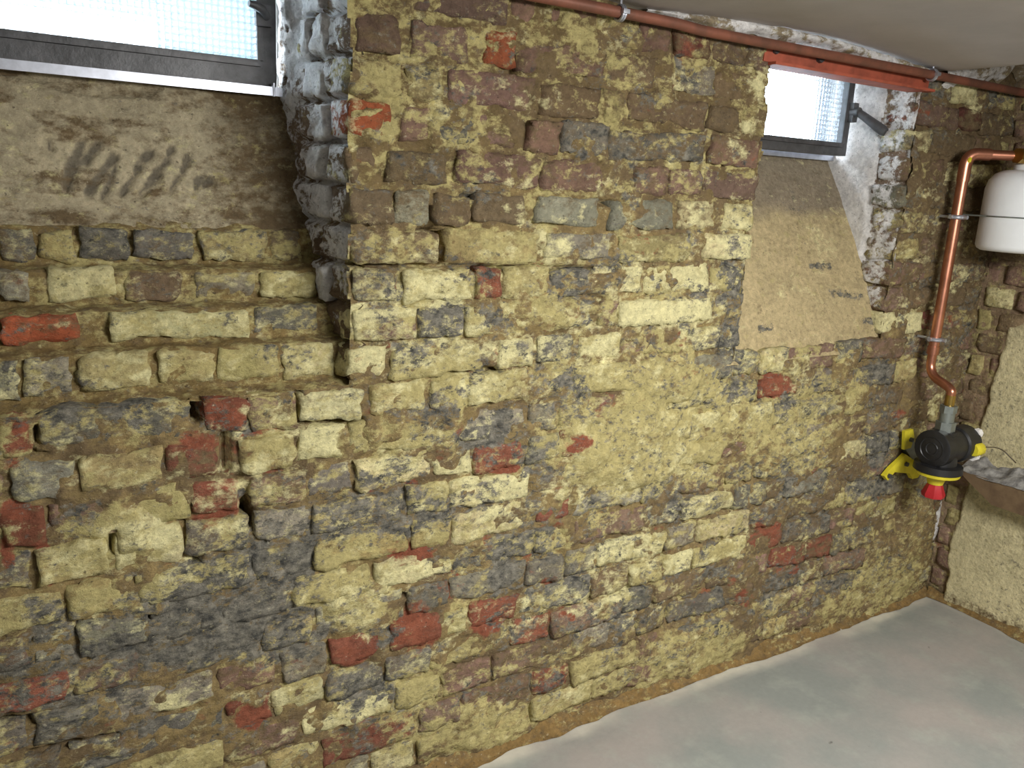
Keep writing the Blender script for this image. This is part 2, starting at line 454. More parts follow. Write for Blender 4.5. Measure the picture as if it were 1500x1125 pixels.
# broad regions
for a in [
    # ochre residue
    (760, 470, 330, 110, 'och', .20), (930, 650, 120, 85, 'och', .45, -10), (640, 420, 60, 25, 'och', .4),
    (600, 640, 110, 30, 'och', .3), (700, 570, 60, 30, 'och', .3), (1150, 560, 120, 90, 'och', .22),
    (640, 560, 90, 40, 'och', .25), (1000, 570, 90, 60, 'och', .3), (520, 870, 60, 60, 'och', .35), (610, 1020, 60, 60, 'och', .3),
    (560, 90, 90, 110, 'och', .12), (700, 100, 60, 60, 'och', .15), (1010, 960, 110, 40, 'och', .35, -20), (720, 1060, 120, 50, 'och', .25, -15),
    (840, 800, 100, 60, 'och', .2), (880, 870, 120, 30, 'och', .2, -10), (160, 790, 80, 50, 'och', .25), (1260, 880, 110, 60, 'och', .25, -20), (470, 1000, 60, 60, 'och', .2),
    (1230, 650, 90, 110, 'och', .10), (380, 680, 120, 60, 'och', .1), (1100, 640, 110, 80, 'och', .2), (960, 730, 120, 60, 'och', .15),
    # cream
    (770, 470, 300, 90, 'cream', .12), (660, 515, 70, 25, 'cream', .3), (980, 465, 70, 20, 'cream', .5), (640, 430, 60, 30, 'cream', .3),
    (575, 680, 60, 18, 'cream', .45, -5), (700, 570, 40, 24, 'cream', .3), (830, 880, 110, 30, 'cream', .35, -10), (525, 900, 50, 40, 'cream', .3),
    (920, 820, 60, 30, 'cream', .35, -10), (930, 660, 100, 60, 'cream', .08), (600, 850, 55, 22, 'cream', .3, -8), (470, 640, 40, 22, 'cream', .4),
    (1040, 380, 60, 60, 'cream', .15), (220, 780, 60, 22, 'cream', .25), (860, 370, 220, 30, 'cream', .15), (620, 1050, 60, 40, 'cream', .1),
    (1110, 110, 14, 60, 'cream', .4), (330, 720, 130, 25, 'cream', .15), (1080, 340, 26, 40, 'cream', .25), (760, 720, 60, 40, 'cream', .2),
    # dark grey flaked paint
    (575, 750, 110, 42, 'dark', .48, -6), (680, 740, 70, 30, 'dark', .25, -6), (330, 850, 120, 55, 'dark', .42, -8), (300, 930, 160, 45, 'dark', .45, -8),
    (110, 1000, 120, 55, 'dark', .48, -12), (150, 600, 90, 24, 'dark', .22), (560, 440, 50, 50, 'dark', .28), (850, 420, 70, 20, 'dark', .3),
    (990, 425, 70, 24, 'dark', .34), (1075, 470, 22, 120, 'dark', .34), (720, 640, 60, 40, 'dark', .30, -20), (690, 470, 70, 22, 'dark', .26),
    (640, 510, 40, 20, 'dark', .2), (820, 570, 50, 40, 'dark', .28), (745, 835, 28, 36, 'dark', .5), (850, 850, 24, 14, 'dark', .4),
    (1000, 730, 60, 30, 'dark', .28), (1180, 580, 40, 26, 'dark', .24), (1220, 720, 100, 80, 'dark', .18), (960, 880, 90, 26, 'dark', .26, -25),
    (530, 1010, 50, 30, 'dark', .45), (525, 1070, 36, 50, 'dark', .32), (780, 960, 120, 50, 'dark', .10, -15), (380, 940, 90, 40, 'dark', .3),
    (230, 340, 120, 22, 'dark', .26), (450, 850, 40, 60, 'dark', .22), (1130, 900, 90, 40, 'dark', .2, -20), (1290, 620, 24, 100, 'dark', .32),
    (520, 360, 40, 30, 'dark', .2), (770, 760, 90, 30, 'dark', .22, -10), (600, 600, 60, 20, 'dark', .2), (870, 520, 90, 60, 'dark', .12),
    (1000, 180, 140, 90, 'dark', .08), (1060, 820, 60, 40, 'dark', .16), (90, 900, 80, 26, 'dark', .2), (930, 1000, 60, 20, 'dark', .12),
    # brown dirt
    (950, 160, 230, 120, 'brown', .26), (560, 300, 100, 80, 'brown', .12), (1150, 800, 220, 110, 'brown', .20, -15), (800, 980, 160, 60, 'brown', .24, -15),
    (1050, 60, 160, 40, 'brown', .3), (1000, 300, 120, 60, 'brown', .12), (720, 260, 120, 60, 'brown', .14), (280, 700, 200, 60, 'brown', .12), (960, 960, 60, 30, 'brown', .2),
    (1400, 300, 120, 200, 'brown', .22), (1390, 560, 70, 90, 'brown', .2), (640, 660, 26, 60, 'brown', .3, 25), (740, 530, 70, 16, 'brown', .25), (100, 1080, 120, 40, 'brown', .2),
    # exposed red brick
    (600, 812, 38, 20, 'red', .75, -5), (608, 920, 36, 42, 'red', .72, 10), (520, 958, 36, 18, 'red', .6, -10), (722, 908, 36, 15, 'red', .6, -15),
    (660, 855, 24, 20, 'red', .5, -40), (810, 849, 14, 12, 'red', .7), (712, 795, 10, 16, 'red', .6), (730, 690, 34, 13, 'red', .72, -8), (842, 655, 20, 14, 'red', .62, -20),
    (655, 650, 12, 45, 'red', .42, 28), (604, 722, 12, 18, 'red', .66), (545, 722, 11, 9, 'red', .66), (998, 502, 10, 14, 'red', .55, 30), (30, 752, 34, 22, 'red', .75, 10),
    (62, 798, 24, 14, 'red', .66), (8, 812, 12, 22, 'red', .7), (318, 754, 34, 13, 'red', .62), (328, 597, 28, 24, 'red', .78), (282, 648, 34, 20, 'red', .42),
    (386, 630, 34, 10, 'red', .55), (405, 688, 36, 10, 'red', .42), (20, 622, 22, 20, 'red', .6, -20), (1138, 563, 26, 20, 'red', .76), (1122, 776, 24, 16, 'red', .62),
    (1150, 828, 26, 20, 'red', .55), (365, 1052, 28, 20, 'red', .8), (436, 970, 18, 10, 'red', .6, -10), (147, 890, 18, 9, 'red', .55), (830, 908, 12, 11, 'red', .55),
    (1376, 765, 9, 34, 'white', .7, 8), (1010, 85, 26, 22, 'red', .40), (1313, 610, 9, 9, 'red', .55), (1340, 165, 22, 16, 'red', .42), (30, 465, 60, 10, 'red', .0),
    (570, 422, 7, 11, 'red', .7), (725, 425, 9, 18, 'red', .5), (1360, 760, 24, 60, 'red', .0), (30, 1095, 22, 16, 'red', .42), (75, 855, 10, 14, 'red', .5), (880, 590, 30, 12, 'red', .35, -30),
    (965, 765, 12, 10, 'red', .5), (1090, 870, 22, 20, 'red', .3), (1385, 450, 20, 40, 'red', .25), (1200, 680, 20, 12, 'red', .25), (1030, 790, 12, 30, 'red', .2),
]: blob(*a)

def cells(x, z, scale, seed):
    """random values of the nearest jittered cell: irregular flakes"""
    u, v = x * scale * .8, z * scale * 1.2
    iu, iv = np.floor(u).astype(np.int64), np.floor(v).astype(np.int64)
    best = np.full(len(x), 9.); bi = iu.copy(); bj = iv.copy()
    for a in (-1, 0, 1):
        for b in (-1, 0, 1):
            ci, cj = iu + a, iv + b
            d = np.hypot(ci + _h(ci, cj, cj * 0, seed) - u, cj + _h(ci, cj, cj * 0, seed + 1) - v)
            m = d < best
            best = np.where(m, d, best); bi = np.where(m, ci, bi); bj = np.where(m, cj, bj)
    return [_h(bi, bj, bj * 0, seed + 2 + k) for k in range(5)]

def weights(P, noise_amt=1.0):
    """six smooth stain weights at points of the front wall"""
    x, z = P[:, 0], P[:, 2]
    Q = P * np.array([1, 0.6, 1])
    wx = (fbm(Q, 14, 3, 3) - 0.5) * 0.05; wz = (fbm(Q, 14, 3, 4) - 0.5) * 0.05
    xy = np.stack([x + wx, z + wz], 1)
    W = np.zeros((len(P), 6))
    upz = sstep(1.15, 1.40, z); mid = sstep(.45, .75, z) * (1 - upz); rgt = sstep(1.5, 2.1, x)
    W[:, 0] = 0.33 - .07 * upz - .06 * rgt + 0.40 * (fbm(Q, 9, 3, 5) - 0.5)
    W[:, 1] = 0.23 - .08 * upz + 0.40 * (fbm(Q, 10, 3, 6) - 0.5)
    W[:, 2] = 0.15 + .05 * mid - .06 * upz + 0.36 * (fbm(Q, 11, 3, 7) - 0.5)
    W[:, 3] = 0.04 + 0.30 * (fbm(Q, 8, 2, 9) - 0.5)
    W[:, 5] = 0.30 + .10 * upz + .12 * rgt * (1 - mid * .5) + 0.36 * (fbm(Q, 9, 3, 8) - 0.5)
    for sc, sd, k in ((17, 700, 1.0), (34, 720, .8)):
        r = cells(xy[:, 0], xy[:, 1], sc, sd)
        calm = 1 - .8 * np.clip(smear_h(x, z) / .010, 0, 1)
        W[:, 0] += k * calm * .42 * (r[0] - .5)
        W[:, 1] += k * calm * (1.3 * np.maximum(0, r[1] - .70) - .06)
        W[:, 2] += k * calm * (1.2 * np.maximum(0, r[2] - .72) - .04)
        W[:, 3] += k * calm * 2.6 * np.maximum(0, r[3] - .90) * (1 - .5 * upz)
        W[:, 5] += k * calm * .36 * (r[4] - .5)
    for c, A, ch, amt in BL:
        d = xy - c
        m = (np.abs(d[:, 0]) < 0.6) & (np.abs(d[:, 1]) < 0.6)
        if not m.any(): continue
        q = d[m] @ A.T
        r = np.sqrt((q * q).sum(1))
        W[m, ch] += amt * sstep(1.35, 0.55, r)
    # dirt-brown splash band at the foot of the wall
    W[:, 5] += 0.5 * sstep(0.07, 0.015, z + wz)
    W[:, 1] -= 0.25 * sstep(0.12, 0.03, z)
    return np.clip(W, 0, 1)
def attrs_from(base, W):
    return {'base': base, 'wa': W[:, :3], 'wb': W[:, 3:]}

MORT = srgb(140, 121, 82)
def mortar_base(P):
    n = fbm(P, 8, 3, 21)[:, None]; n2 = fbm(P, 30, 2, 22)[:, None]
    b = MORT * (0.8 + 0.4 * n) * (0.85 + .3 * n2)
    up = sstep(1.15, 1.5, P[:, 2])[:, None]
    return b * (1 - up) + b * np.array([0.66, 0.64, 0.66]) * up  # upper mortar darkened in colour, partly standing in for the lamp's falloff

# cracks / open joints: px polyline, half-width px, depth
CR = []
def crack(pts, w, depth):
    q = [at(*p)[[0, 2]] for p in pts]
    ww = np.linalg.norm(at(pts[0][0], pts[0][1] + w)[[0, 2]] - q[0])
    CR.append((q, ww, depth))
for a in [([(631, 310), (632, 340)], 7, .05), ([(612, 336), (660, 342)], 4, .04), ([(650, 345), (650, 380)], 5, .04), ([(505, 388), (660, 390)], 5, .03),
          ([(660, 392), (900, 396)], 5, .025), ([(640, 541), (735, 545)], 6, .03), ([(289, 580), (290, 615)], 8, .06), ([(362, 738), (364, 766)], 8, .06),
          ([(0, 1063), (60, 1054), (105, 1046)], 6, .03), ([(45, 1112), (100, 1092), (165, 1080)], 8, .02), ([(438, 580), (436, 605)], 6, .04), ([(440, 622), (530, 618)], 6, .03),
          ([(757, 85), (757, 118)], 5, .04), ([(714, 232), (750, 234)], 5, .03), ([(870, 296), (900, 298)], 4, .03), ([(985, 255), (1010, 262)], 5, .03),
          ([(680, 288), (716, 289)], 4, .03), ([(515, 150), (560, 153)], 4, .02), ([(332, 640), (334, 690)], 7, .03), ([(55, 632), (58, 650)], 6, .03), ([(268, 740), (268, 765)], 5, .04),
          ([(980, 596), (1040, 588)], 4, .03), ([(955, 760), (1000, 752)], 3, .02), ([(1035, 740), (1075, 742)], 6, .03), ([(974, 800), (973, 828)], 4, .03), ([(1000, 770), (1003, 790)], 4, .03),
          ([(990, 900), (1020, 895)], 4, .02), ([(115, 898), (118, 926)], 4, .03), ([(290, 790), (290, 842)], 5, .03), ([(600, 838), (660, 842)], 3, .02), ([(165, 780), (168, 808)], 5, .03),
          ([(550, 878), (610, 872)], 4, .025), ([(890, 500), (930, 508)], 4, .02), ([(895, 760), (870, 770)], 3, .02), ([(1125, 550), (1125, 580)], 3, .02), ([(1055, 520), (1060, 560)], 4, .02),
          ([(220, 905), (250, 902)], 4, .03), ([(20, 660), (70, 668)], 4, .02), ([(1200, 690), (1260, 686)], 3, .02), ([(850, 165), (870, 168)], 3, .02), ([(830, 430), (880, 438)], 6, .02)]:
    crack(*a)
def crack_depth(x, z):
    out = np.zeros_like(x)
    for q, w, dep in CR:
        for a, b in zip(q[:-1], q[1:]):
            ab = b - a; L2 = ab @ ab
            m = (np.abs(x - (a[0] + b[0]) / 2) < .25) & (np.abs(z - (a[1] + b[1]) / 2) < .25)
            if not m.any(): continue
            xm, zm = x[m], z[m]
            t = np.clip(((xm - a[0]) * ab[0] + (zm - a[1]) * ab[1]) / L2, 0, 1)
            d = np.hypot(xm - a[0] - t * ab[0], zm - a[1] - t * ab[1])
            out[m] = np.maximum(out[m], dep * sstep(w * 1.3, w * 0.5, d))
    return out

# smooth plastered-over spots where mortar covers the bricks
SM = []
def smear(cx, cy, rx, ry, amt, ang=0.0):
    blob(cx, cy, rx, ry, 'och', 0, ang); c, A, ch, _ = BL.pop(); SM.append((c, A, amt))
for a in [(930, 655, 95, 65, .020, -8), (640, 420, 55, 24, .012), (610, 630, 80, 26, .008), (760, 570, 60, 24, .010), (560, 120, 50, 22, .006), (1150, 640, 80, 60, .010),
          (1010, 950, 90, 40, .014, -20), (1300, 840, 60, 60, .016), (1250, 900, 90, 40, .012, -20), (520, 880, 50, 45, .010), (700, 1060, 100, 40, .010, -15), (1000, 560, 80, 40, .010),
          (1340, 780, 30, 60, .014), (830, 460, 60, 20, .006), (180, 780, 60, 30, .008), (640, 90, 40, 14, .006)]: smear(*a)
def smear_h(x, z):
    out = np.zeros_like(x); xy = np.stack([x, z], 1)
    xy = xy + (fbm(np.stack([x, z * 0, z], 1), 16, 2, 61)[:, None] - .5) * .03
    for c, A, amt in SM:
        q = (xy - c) @ A.T; r = np.sqrt((q * q).sum(1))
        out = np.maximum(out, amt * sstep(1.2, 0.6, r))
    return out

def front_y(x, z):
    P = np.stack([x, np.zeros_like(x), z], 1)
    y = 0.0058 - 0.016 * (fbm(P, 11, 3, 31) - 0.5) - 0.018 * (fbm(P, 34, 3, 32, .6) - 0.5)
    y -= 0.008 * sstep(0.52, 0.66, fbm(P, 9, 3, 33))
    y -= smear_h(x, z)
    y += crack_depth(x, z)
    return y
def front_fn(x, z):
    return np.stack([x, front_y(x, z), z], 1)
def edge_n(t, s): return (fbm(np.stack([t, t * 0, t * 0], 1), 22, 2, s) - .5) * 0.022
def keep_front(x, z):
    in1 = (x < R1X + edge_n(z, 71)) & (x > -.335) & (z > R1Z - .004)
    in2 = (x > R2A - 0.004 + edge_n(z, 72)) & (x < R2B + 0.006 + edge_n(z, 73)) & (z > R2Z + edge_n(x, 74) * .6)
    return ~(in1 | in2)
def front_attr(P):
    W = weights(P)
    raw = 1 - np.clip(smear_h(P[:, 0], P[:, 2]) / .008, 0, 1)
    up = sstep(1.15, 1.40, P[:, 2]) * sstep(2.3, 1.9, P[:, 0] * 1.0)
    W[:, 0] -= (.16 - .27 * up) * raw; W[:, 2] -= .07 * raw; W[:, 5] += (.14 - .24 * up) * raw; W[:, 1] -= (.03 + .05 * up) * raw
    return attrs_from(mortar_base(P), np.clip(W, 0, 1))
ST = 0.0058
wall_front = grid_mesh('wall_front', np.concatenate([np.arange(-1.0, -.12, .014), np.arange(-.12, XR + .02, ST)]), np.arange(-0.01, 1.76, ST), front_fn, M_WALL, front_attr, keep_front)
tag(wall_front, kind='structure')

# far left part of the same wall, out of view
b = MB(); b.box((X_L, .012, -.02), (-.98, .05, 1.85)); o = b.build('wall_front_end', M_PLAIN, None); o.name = 'wall_front_end'
o.parent = wall_front

# ------------------------------------------------------------------ bricks
TONE = {'O': (172, 96, 64), 'R': (132, 82, 64), 'M': (134, 108, 94), 'G': (116, 111, 100), 'C': (200, 190, 144), 'Y': (168, 154, 106), 'K': (146, 140, 122), 'B': (124, 106, 82), 'D': (112, 68, 58)}
TONE = {k: srgb(*v) for k, v in TONE.items()}
# additive weights  och dark cream red white brown  by brick type, and a scale on the regional weights
TW = {'O': (-.18, -.06, -.06, 0, 0, -.1), 'R': (-.14, -.02, -.04, 0, 0, -.05), 'M': (.0, .02, -.02, 0, 0, .04), 'G': (.02, .18, .04, -.02, 0, 0), 'C': (.10, .02, .26, -.02, 0, -.1),
      'Y': (.20, 0, .06, -.02, 0, -.05), 'K': (-.10, .10, .06, 0, .0, 0), 'B': (-.04, .04, -.02, 0, 0, .1), 'D': (-.25, .02, -.1, 0, 0, .05)}
bricks = []   # dict(c, half, tone, type, roll, seed, wadd)
def add_brick(x0, x1, z0, z1, typ, yf=0.0, depth=0.10, rough=1.0, white=0.0, yaw=0.0):
    bricks.append(dict(x0=x0, x1=x1, z0=z0, z1=z1, typ=typ, yf=yf, depth=depth, rough=rough, white=white))

bounds = [0.957 - 0.0765 * k for k in range(12, 0, -1)] + [0.957 + 0.0755 * k for k in range(0, 11)]
# bricks one can pick out in the photograph: pixel box and tone
HERO = [(519, 45, 581, 99, 'M'), (605, 56, 683, 103, 'M'), (713, 67, 756, 116, 'O'), (762, 82, 883, 134, 'M'), (749, 26, 868, 80, 'M'), (984, 63, 1036, 108, 'D'), (655, 116, 782, 175, 'M'),
        (514, 168, 571, 216, 'O'), (588, 179, 626, 224, 'M'), (700, 183, 756, 231, 'M'), (771, 198, 816, 239, 'M'), (790, 138, 876, 187, 'B'), (920, 160, 1032, 209, 'B'), (891, 205, 1025, 258, 'G'),
        (510, 224, 550, 272, 'B'), (566, 239, 652, 276, 'B'), (667, 243, 790, 284, 'M'), (794, 254, 905, 291, 'M'), (924, 261, 976, 295, 'M'), (581, 299, 626, 336, 'K'), (640, 299, 690, 336, 'B'),
        (693, 295, 764, 336, 'B'), (786, 299, 876, 336, 'K'), (894, 310, 985, 340, 'K'), (995, 313, 1045, 340, 'C'), (506, 340, 644, 384, 'B'), (656, 343, 790, 384, 'Y'), (800, 347, 902, 388, 'K'),
        (908, 347, 1010, 385, 'Y'), (510, 410, 577, 447, 'G'), (588, 402, 690, 447, 'Y'), (738, 410, 800, 447, 'Y'), (802, 406, 861, 438, 'G'), (870, 402, 940, 438, 'C'), (510, 455, 607, 496, 'M'),
        (905, 451, 1040, 482, 'C'), (786, 470, 838, 532, 'G'), (730, 500, 782, 537, 'C'), (850, 488, 908, 526, 'C'), (510, 503, 566, 548, 'C'), (573, 496, 711, 537, 'Y'), (685, 552, 771, 593, 'Y'),
        (632, 552, 681, 584, 'G'), (437, 577, 532, 620, 'C'), (775, 580, 816, 622, 'K'), (510, 600, 630, 640, 'Y'), (696, 672, 764, 708, 'R'), (821, 637, 860, 679, 'R'), (521, 668, 629, 700, 'C'),
        (558, 791, 644, 836, 'R'), (551, 838, 659, 873, 'C'), (876, 798, 970, 848, 'C'), (976, 791, 1014, 828, 'C'), (572, 890, 644, 930, 'R'), (689, 890, 756, 925, 'R'), (487, 940, 551, 974, 'R'),
        (482, 985, 558, 1026, 'G'), (723, 944, 835, 985, 'M'), (0, 730, 62, 776, 'R'), (287, 740, 350, 768, 'R'), (374, 736, 450, 768, 'K'), (332, 1032, 396, 1074, 'R'), (166, 768, 265, 806, 'C'),
        (113, 892, 214, 927, 'K'), (332, 1075, 435, 1110, 'M'), (228, 860, 318, 900, 'G'), (320, 860, 420, 900, 'G'), (170, 920, 280, 965, 'G'), (0, 602, 44, 647, 'R'), (56, 584, 278, 632, 'G'),
        (302, 572, 358, 621, 'R'), (362, 576, 430, 617, 'M'), (243, 627, 317, 670, 'R'), (351, 624, 430, 655, 'Y'), (440, 628, 504, 660, 'C'), (11, 666, 108, 703, 'K'), (366, 677, 444, 703, 'M'),
        (1112, 544, 1166, 586, 'R'), (1078, 518, 1110, 544, 'G'), (1170, 548, 1240, 592, 'G'), (1100, 761, 1146, 790, 'R'), (1127, 810, 1176, 851, 'R'), (1228, 643, 1270, 666, 'C'),
        (1150, 690, 1210, 712, 'K'), (840, 26 + 60, 960, 140, 'B'), (1050, 120, 1112, 160, 'B'), (1040, 195, 1108, 240, 'M'), (1060, 320, 1098, 352, 'C'), (1030, 365, 1094, 395, 'C')]
hero_rows = {}
for (a, b_, c, d, t) in HERO:
    m = at((a + c) / 2, (b_ + d) / 2)
    k = int(np.searchsorted(bounds, m[2])) - 1
    if k < 0 or k >= len(bounds) - 1: continue
    xa = at(a, (b_ + d) / 2)[0]; xb = at(c, (b_ + d) / 2)[0]
    hero_rows.setdefault(k, []).append((xa, xb, t))

def rand_type(x, z):
    if z > 1.2: w = dict(M=8, B=5, Y=2.5, K=2, O=.15, G=1.4, D=.5)
    elif z > 0.62: w = dict(Y=5, C=2.4, G=3, M=1.6, B=2, K=2, R=.3)
    elif x < 0.75: w = dict(G=4, Y=4, K=2.4, B=2, M=1.4, R=.3, C=.8)
    elif x < 1.7: w = dict(Y=5, G=2, C=1.2, M=2, B=2, K=1.4, R=.3)
    else: w = dict(B=3, M=3, K=3, Y=3, G=2.6, R=.3)
    if x > 2.25 and z > .5: w = dict(M=4, B=4, Y=3, K=2, C=1, D=.6)
    return random.choices(list(w), list(w.values()))[0]

def fill_row(xa, xb, z0, z1, heroes, par, yf=0.0, tfn=rand_type, **kw):
    J = 0.011
    hs = sorted([h for h in heroes if h[1] > xa + .02 and h[0] < xb - .02])
    # resolve overlaps
    out = []; cur = xa
    spans = []
    for h in hs:
        a, b_ = max(h[0], cur), min(h[1], xb)
        if b_ - a < 0.03: continue
        if a > cur + 0.005: spans.append((cur, a - J))
        add_brick(a, b_, z0, z1, h[2], yf, **kw); cur = b_ + J
    if cur < xb: spans.append((cur, xb))
    for a, b_ in spans:
        x = a; s = par
        while x < b_ - 0.035:
            L = random.uniform(.185, .215) if s % 2 == 0 else random.uniform(.092, .112)
            if b_ - (x + L) < 0.055: L = b_ - x
            if L > .24: L = L / 2
            e = min(x + L, b_)
            add_brick(x, e, z0, z1, tfn((x + e) / 2, (z0 + z1) / 2), yf, **kw)
            x = e + J; s += 1

for k in range(len(bounds) - 1):
    z0, z1 = bounds[k] + 0.006, bounds[k + 1] - 0.006
    zc = (z0 + z1) / 2
    hr = hero_rows.get(k, [])
    e = random.uniform(-.006, .010)
    if zc > R1Z: segs = [(R1X + e, R2A - random.uniform(-.006, .012)), (R2B + random.uniform(-.004, .012), XR - .004)]
    else: segs = [(-.86 - .1 * (k % 2) * .5, XR - .004)]
    if zc > R1Z and zc > 1.66: segs = [(R1X + e, R2A - .0), (2.30, XR - .004)]
    if zc > R1Z: segs.append((-.86 - .05 * (k % 2), -.338))
    for a, b_ in segs: fill_row(a, b_, z0, z1, hr, k)
# stepped courses in the recess under window_1
STEPS = [(0.957, 1.036, 0.050), (1.036, 1.101, 0.092), (1.101, 1.166, 0.138), (1.166, 1.236, 0.190)]
SH = [[(0, 560, 30, 'M'), (36, 560, 108, 'K'), (112, 540, 220, 'Y'), (224, 540, 310, 'Y'), (317, 530, 407, 'Y'), (414, 525, 494, 'C')],
      [(0, 476, 112, 'O'), (164, 470, 366, 'C'), (373, 472, 468, 'G')],
      [(0, 415, 41, 'K'), (71, 415, 168, 'C'), (187, 410, 261, 'B'), (287, 410, 373, 'K'), (384, 408, 463, 'Y')],
      [(0, 342, 46, 'G'), (52, 342, 106, 'Y'), (110, 346, 187, 'G'), (190, 346, 285, 'G'), (290, 350, 388, 'Y'), (391, 352, 440, 'B')]]
for (z0, z1, yf), hh in zip(STEPS, SH):
    rows = [(at(a, y, yf)[0], at(c, y, yf)[0], t) for a, y, c, t in hh]
    fill_row(-.30, 0.562, z0 + .010, z1 - .004, rows, 0, yf, tfn=lambda x, z: random.choice('GKYM'), depth=.08)

for k in range(len(bounds) - 1):
    z0, z1 = bounds[k] + .006, bounds[k + 1] - .006
    if (z0 + z1) / 2 < R1Z: continue
    xo = R1X - .014 + random.uniform(-.006, .006)
    y0, dd = (.112, .088) if k % 2 else (.100, .060)
    if z0 > 1.2 or k % 2 == 0: add_brick(xo, xo + .09, z0, z1, random.choice('BMKY'), y0, dd, 1.2, .35)
    if z0 > 1.28 and k % 2 == 0: add_brick(xo - .006, xo + .08, z0, z1, random.choice('BMK'), y0 + dd + .012, .05, 1.2, .35)

def brick_geo(bk, idx):
    x0, x1, z0, z1 = bk['x0'], bk['x1'], bk['z0'], bk['z1']
    L, H, Dp = x1 - x0, z1 - z0, bk['depth']
    proud = random.gauss(0, .0028)
    c = np.array([(x0 + x1) / 2, bk['yf'] + Dp / 2 + proud - .002, (z0 + z1) / 2 + random.uniform(-.003, .003)])
    half = np.array([L / 2 + .002, Dp / 2, H / 2 * random.uniform(.93, 1.04)])
    n = (max(6, int(L / 0.010)), 5, 6)
    V, Fc = round_box(half, random.uniform(.004, .008), n)
    V = V.copy()
    V[:, 1] = np.where(V[:, 1] < 0, V[:, 1], V[:, 1])
    a = random.gauss(0, .022); ca, sa = math.cos(a), math.sin(a)
    X = V[:, 0] * ca - V[:, 2] * sa; Z = V[:, 0] * sa + V[:, 2] * ca
    V[:, 0], V[:, 2] = X, Z
    V[:, 1] += V[:, 0] * random.gauss(0, .03) + V[:, 2] * random.gauss(0, .06)
    W = V + c
    k = bk['rough']
    for ax, s in ((0, 81), (1, 82), (2, 83)):
        amp = (.013, .013, .013)[ax] * k
        W[:, ax] += (fbm(V + idx * 1.37, 17, 2, s) - .5) * amp * 1.2 + (fbm(V + idx * 1.37, 60, 2, s + 5) - .5) * amp * 1.0
    W[:, 0] = np.minimum(W[:, 0], XR + .01)
    return W, Fc, c

def brick_attrs(bk, W, idx):
    t = bk['typ']
    w = weights(W) * np.array([.9, .8, .85, .6 if t in 'CYK' else .9, 1, .8])
    w = w + np.array(TW[t])
    if bk['z0'] > 1.2 and t in 'MBKGD': w[:, 0] -= .07; w[:, 5] -= .14; w[:, 2] -= .04
    w[:, 0] += random.gauss(0, .10); w[:, 1] += random.gauss(0, .07); w[:, 2] += random.gauss(.02, .08); w[:, 5] += random.gauss(0, .08)
    if bk['white'] > 0:
        w[:, 4] += bk['white'] * (0.6 + .8 * (fbm(W, 18, 2, 91) - .3))
    side = sstep(.012, .035, W[:, 1] - bk['yf'])   # chipped ends and reveals keep less mortar
    v = random.uniform(.80, 1.16) * (1 - .24 * float(sstep(1.15, 1.4, bk['z0'])))  # upper bricks toned down, weaker lamp light partly put into their colour
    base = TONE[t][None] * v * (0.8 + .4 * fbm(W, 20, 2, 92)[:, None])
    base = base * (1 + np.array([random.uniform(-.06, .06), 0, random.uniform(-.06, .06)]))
    # whitewash left on the reveal beside the windows
    e1 = (np.abs(W[:, 0] - R1X) < .03) & (W[:, 2] > 1.10) & (bk['x0'] > R1X - .03)
    e2 = (np.abs(W[:, 0] - R2B) < .03) & (W[:, 2] > 1.04) & (bk['x0'] > R2B - .03)
    w[:, 4] += np.where(e1 | e2, .55 * sstep(.004, .03, W[:, 1]), 0)
    return attrs_from(base, np.clip(w, 0, 1))

geo = []
for i, bk in enumerate(bricks):
    Wv, Fc, c = brick_geo(bk, i)
    rel = c - C0
    cs = M.T @ rel
    px = cs[0] / cs[2] * F_PX + PX; py = cs[1] / cs[2] * F_PX + PY
    vis = -60 < px < 1560 and -40 < py < 1165
    size = (bk['x1'] - bk['x0']) * (bk['z1'] - bk['z0']) / cs[2] ** 2 * abs(rel[1]) / np.linalg.norm(rel)
    geo.append((vis, size, Wv, Fc, c, brick_attrs(bk, Wv, i)))
order = sorted(range(len(geo)), key=lambda i: (not geo[i][0], -geo[i][1]))
NB = 300
rest_v, rest_f, rest_a = [], [], []
nrest = 0
for r, i in enumerate(order):
    vis, size, Wv, Fc, c, at_ = geo[i]
    if r < NB:
        mesh_obj('brick', Wv, Fc, M_WALL, wall_front, True, at_, c)
    elif vis or geo[i][4][0] < .3:
        rest_f += [tuple(k + nrest for k in f) for f in Fc]; nrest += len(Wv)
        rest_v.append(Wv); rest_a.append(at_)
if rest_v:
    o = mesh_obj('small_bricks', np.concatenate(rest_v), rest_f, M_WALL, wall_front, True,
                 {k: np.concatenate([a[k] for a in rest_a]) for k in ('base', 'wa', 'wb')})
    tag(o, 'remaining smaller bricks far along the wall', kind='stuff')
print('bricks', len(bricks), 'rest', len(rest_v))

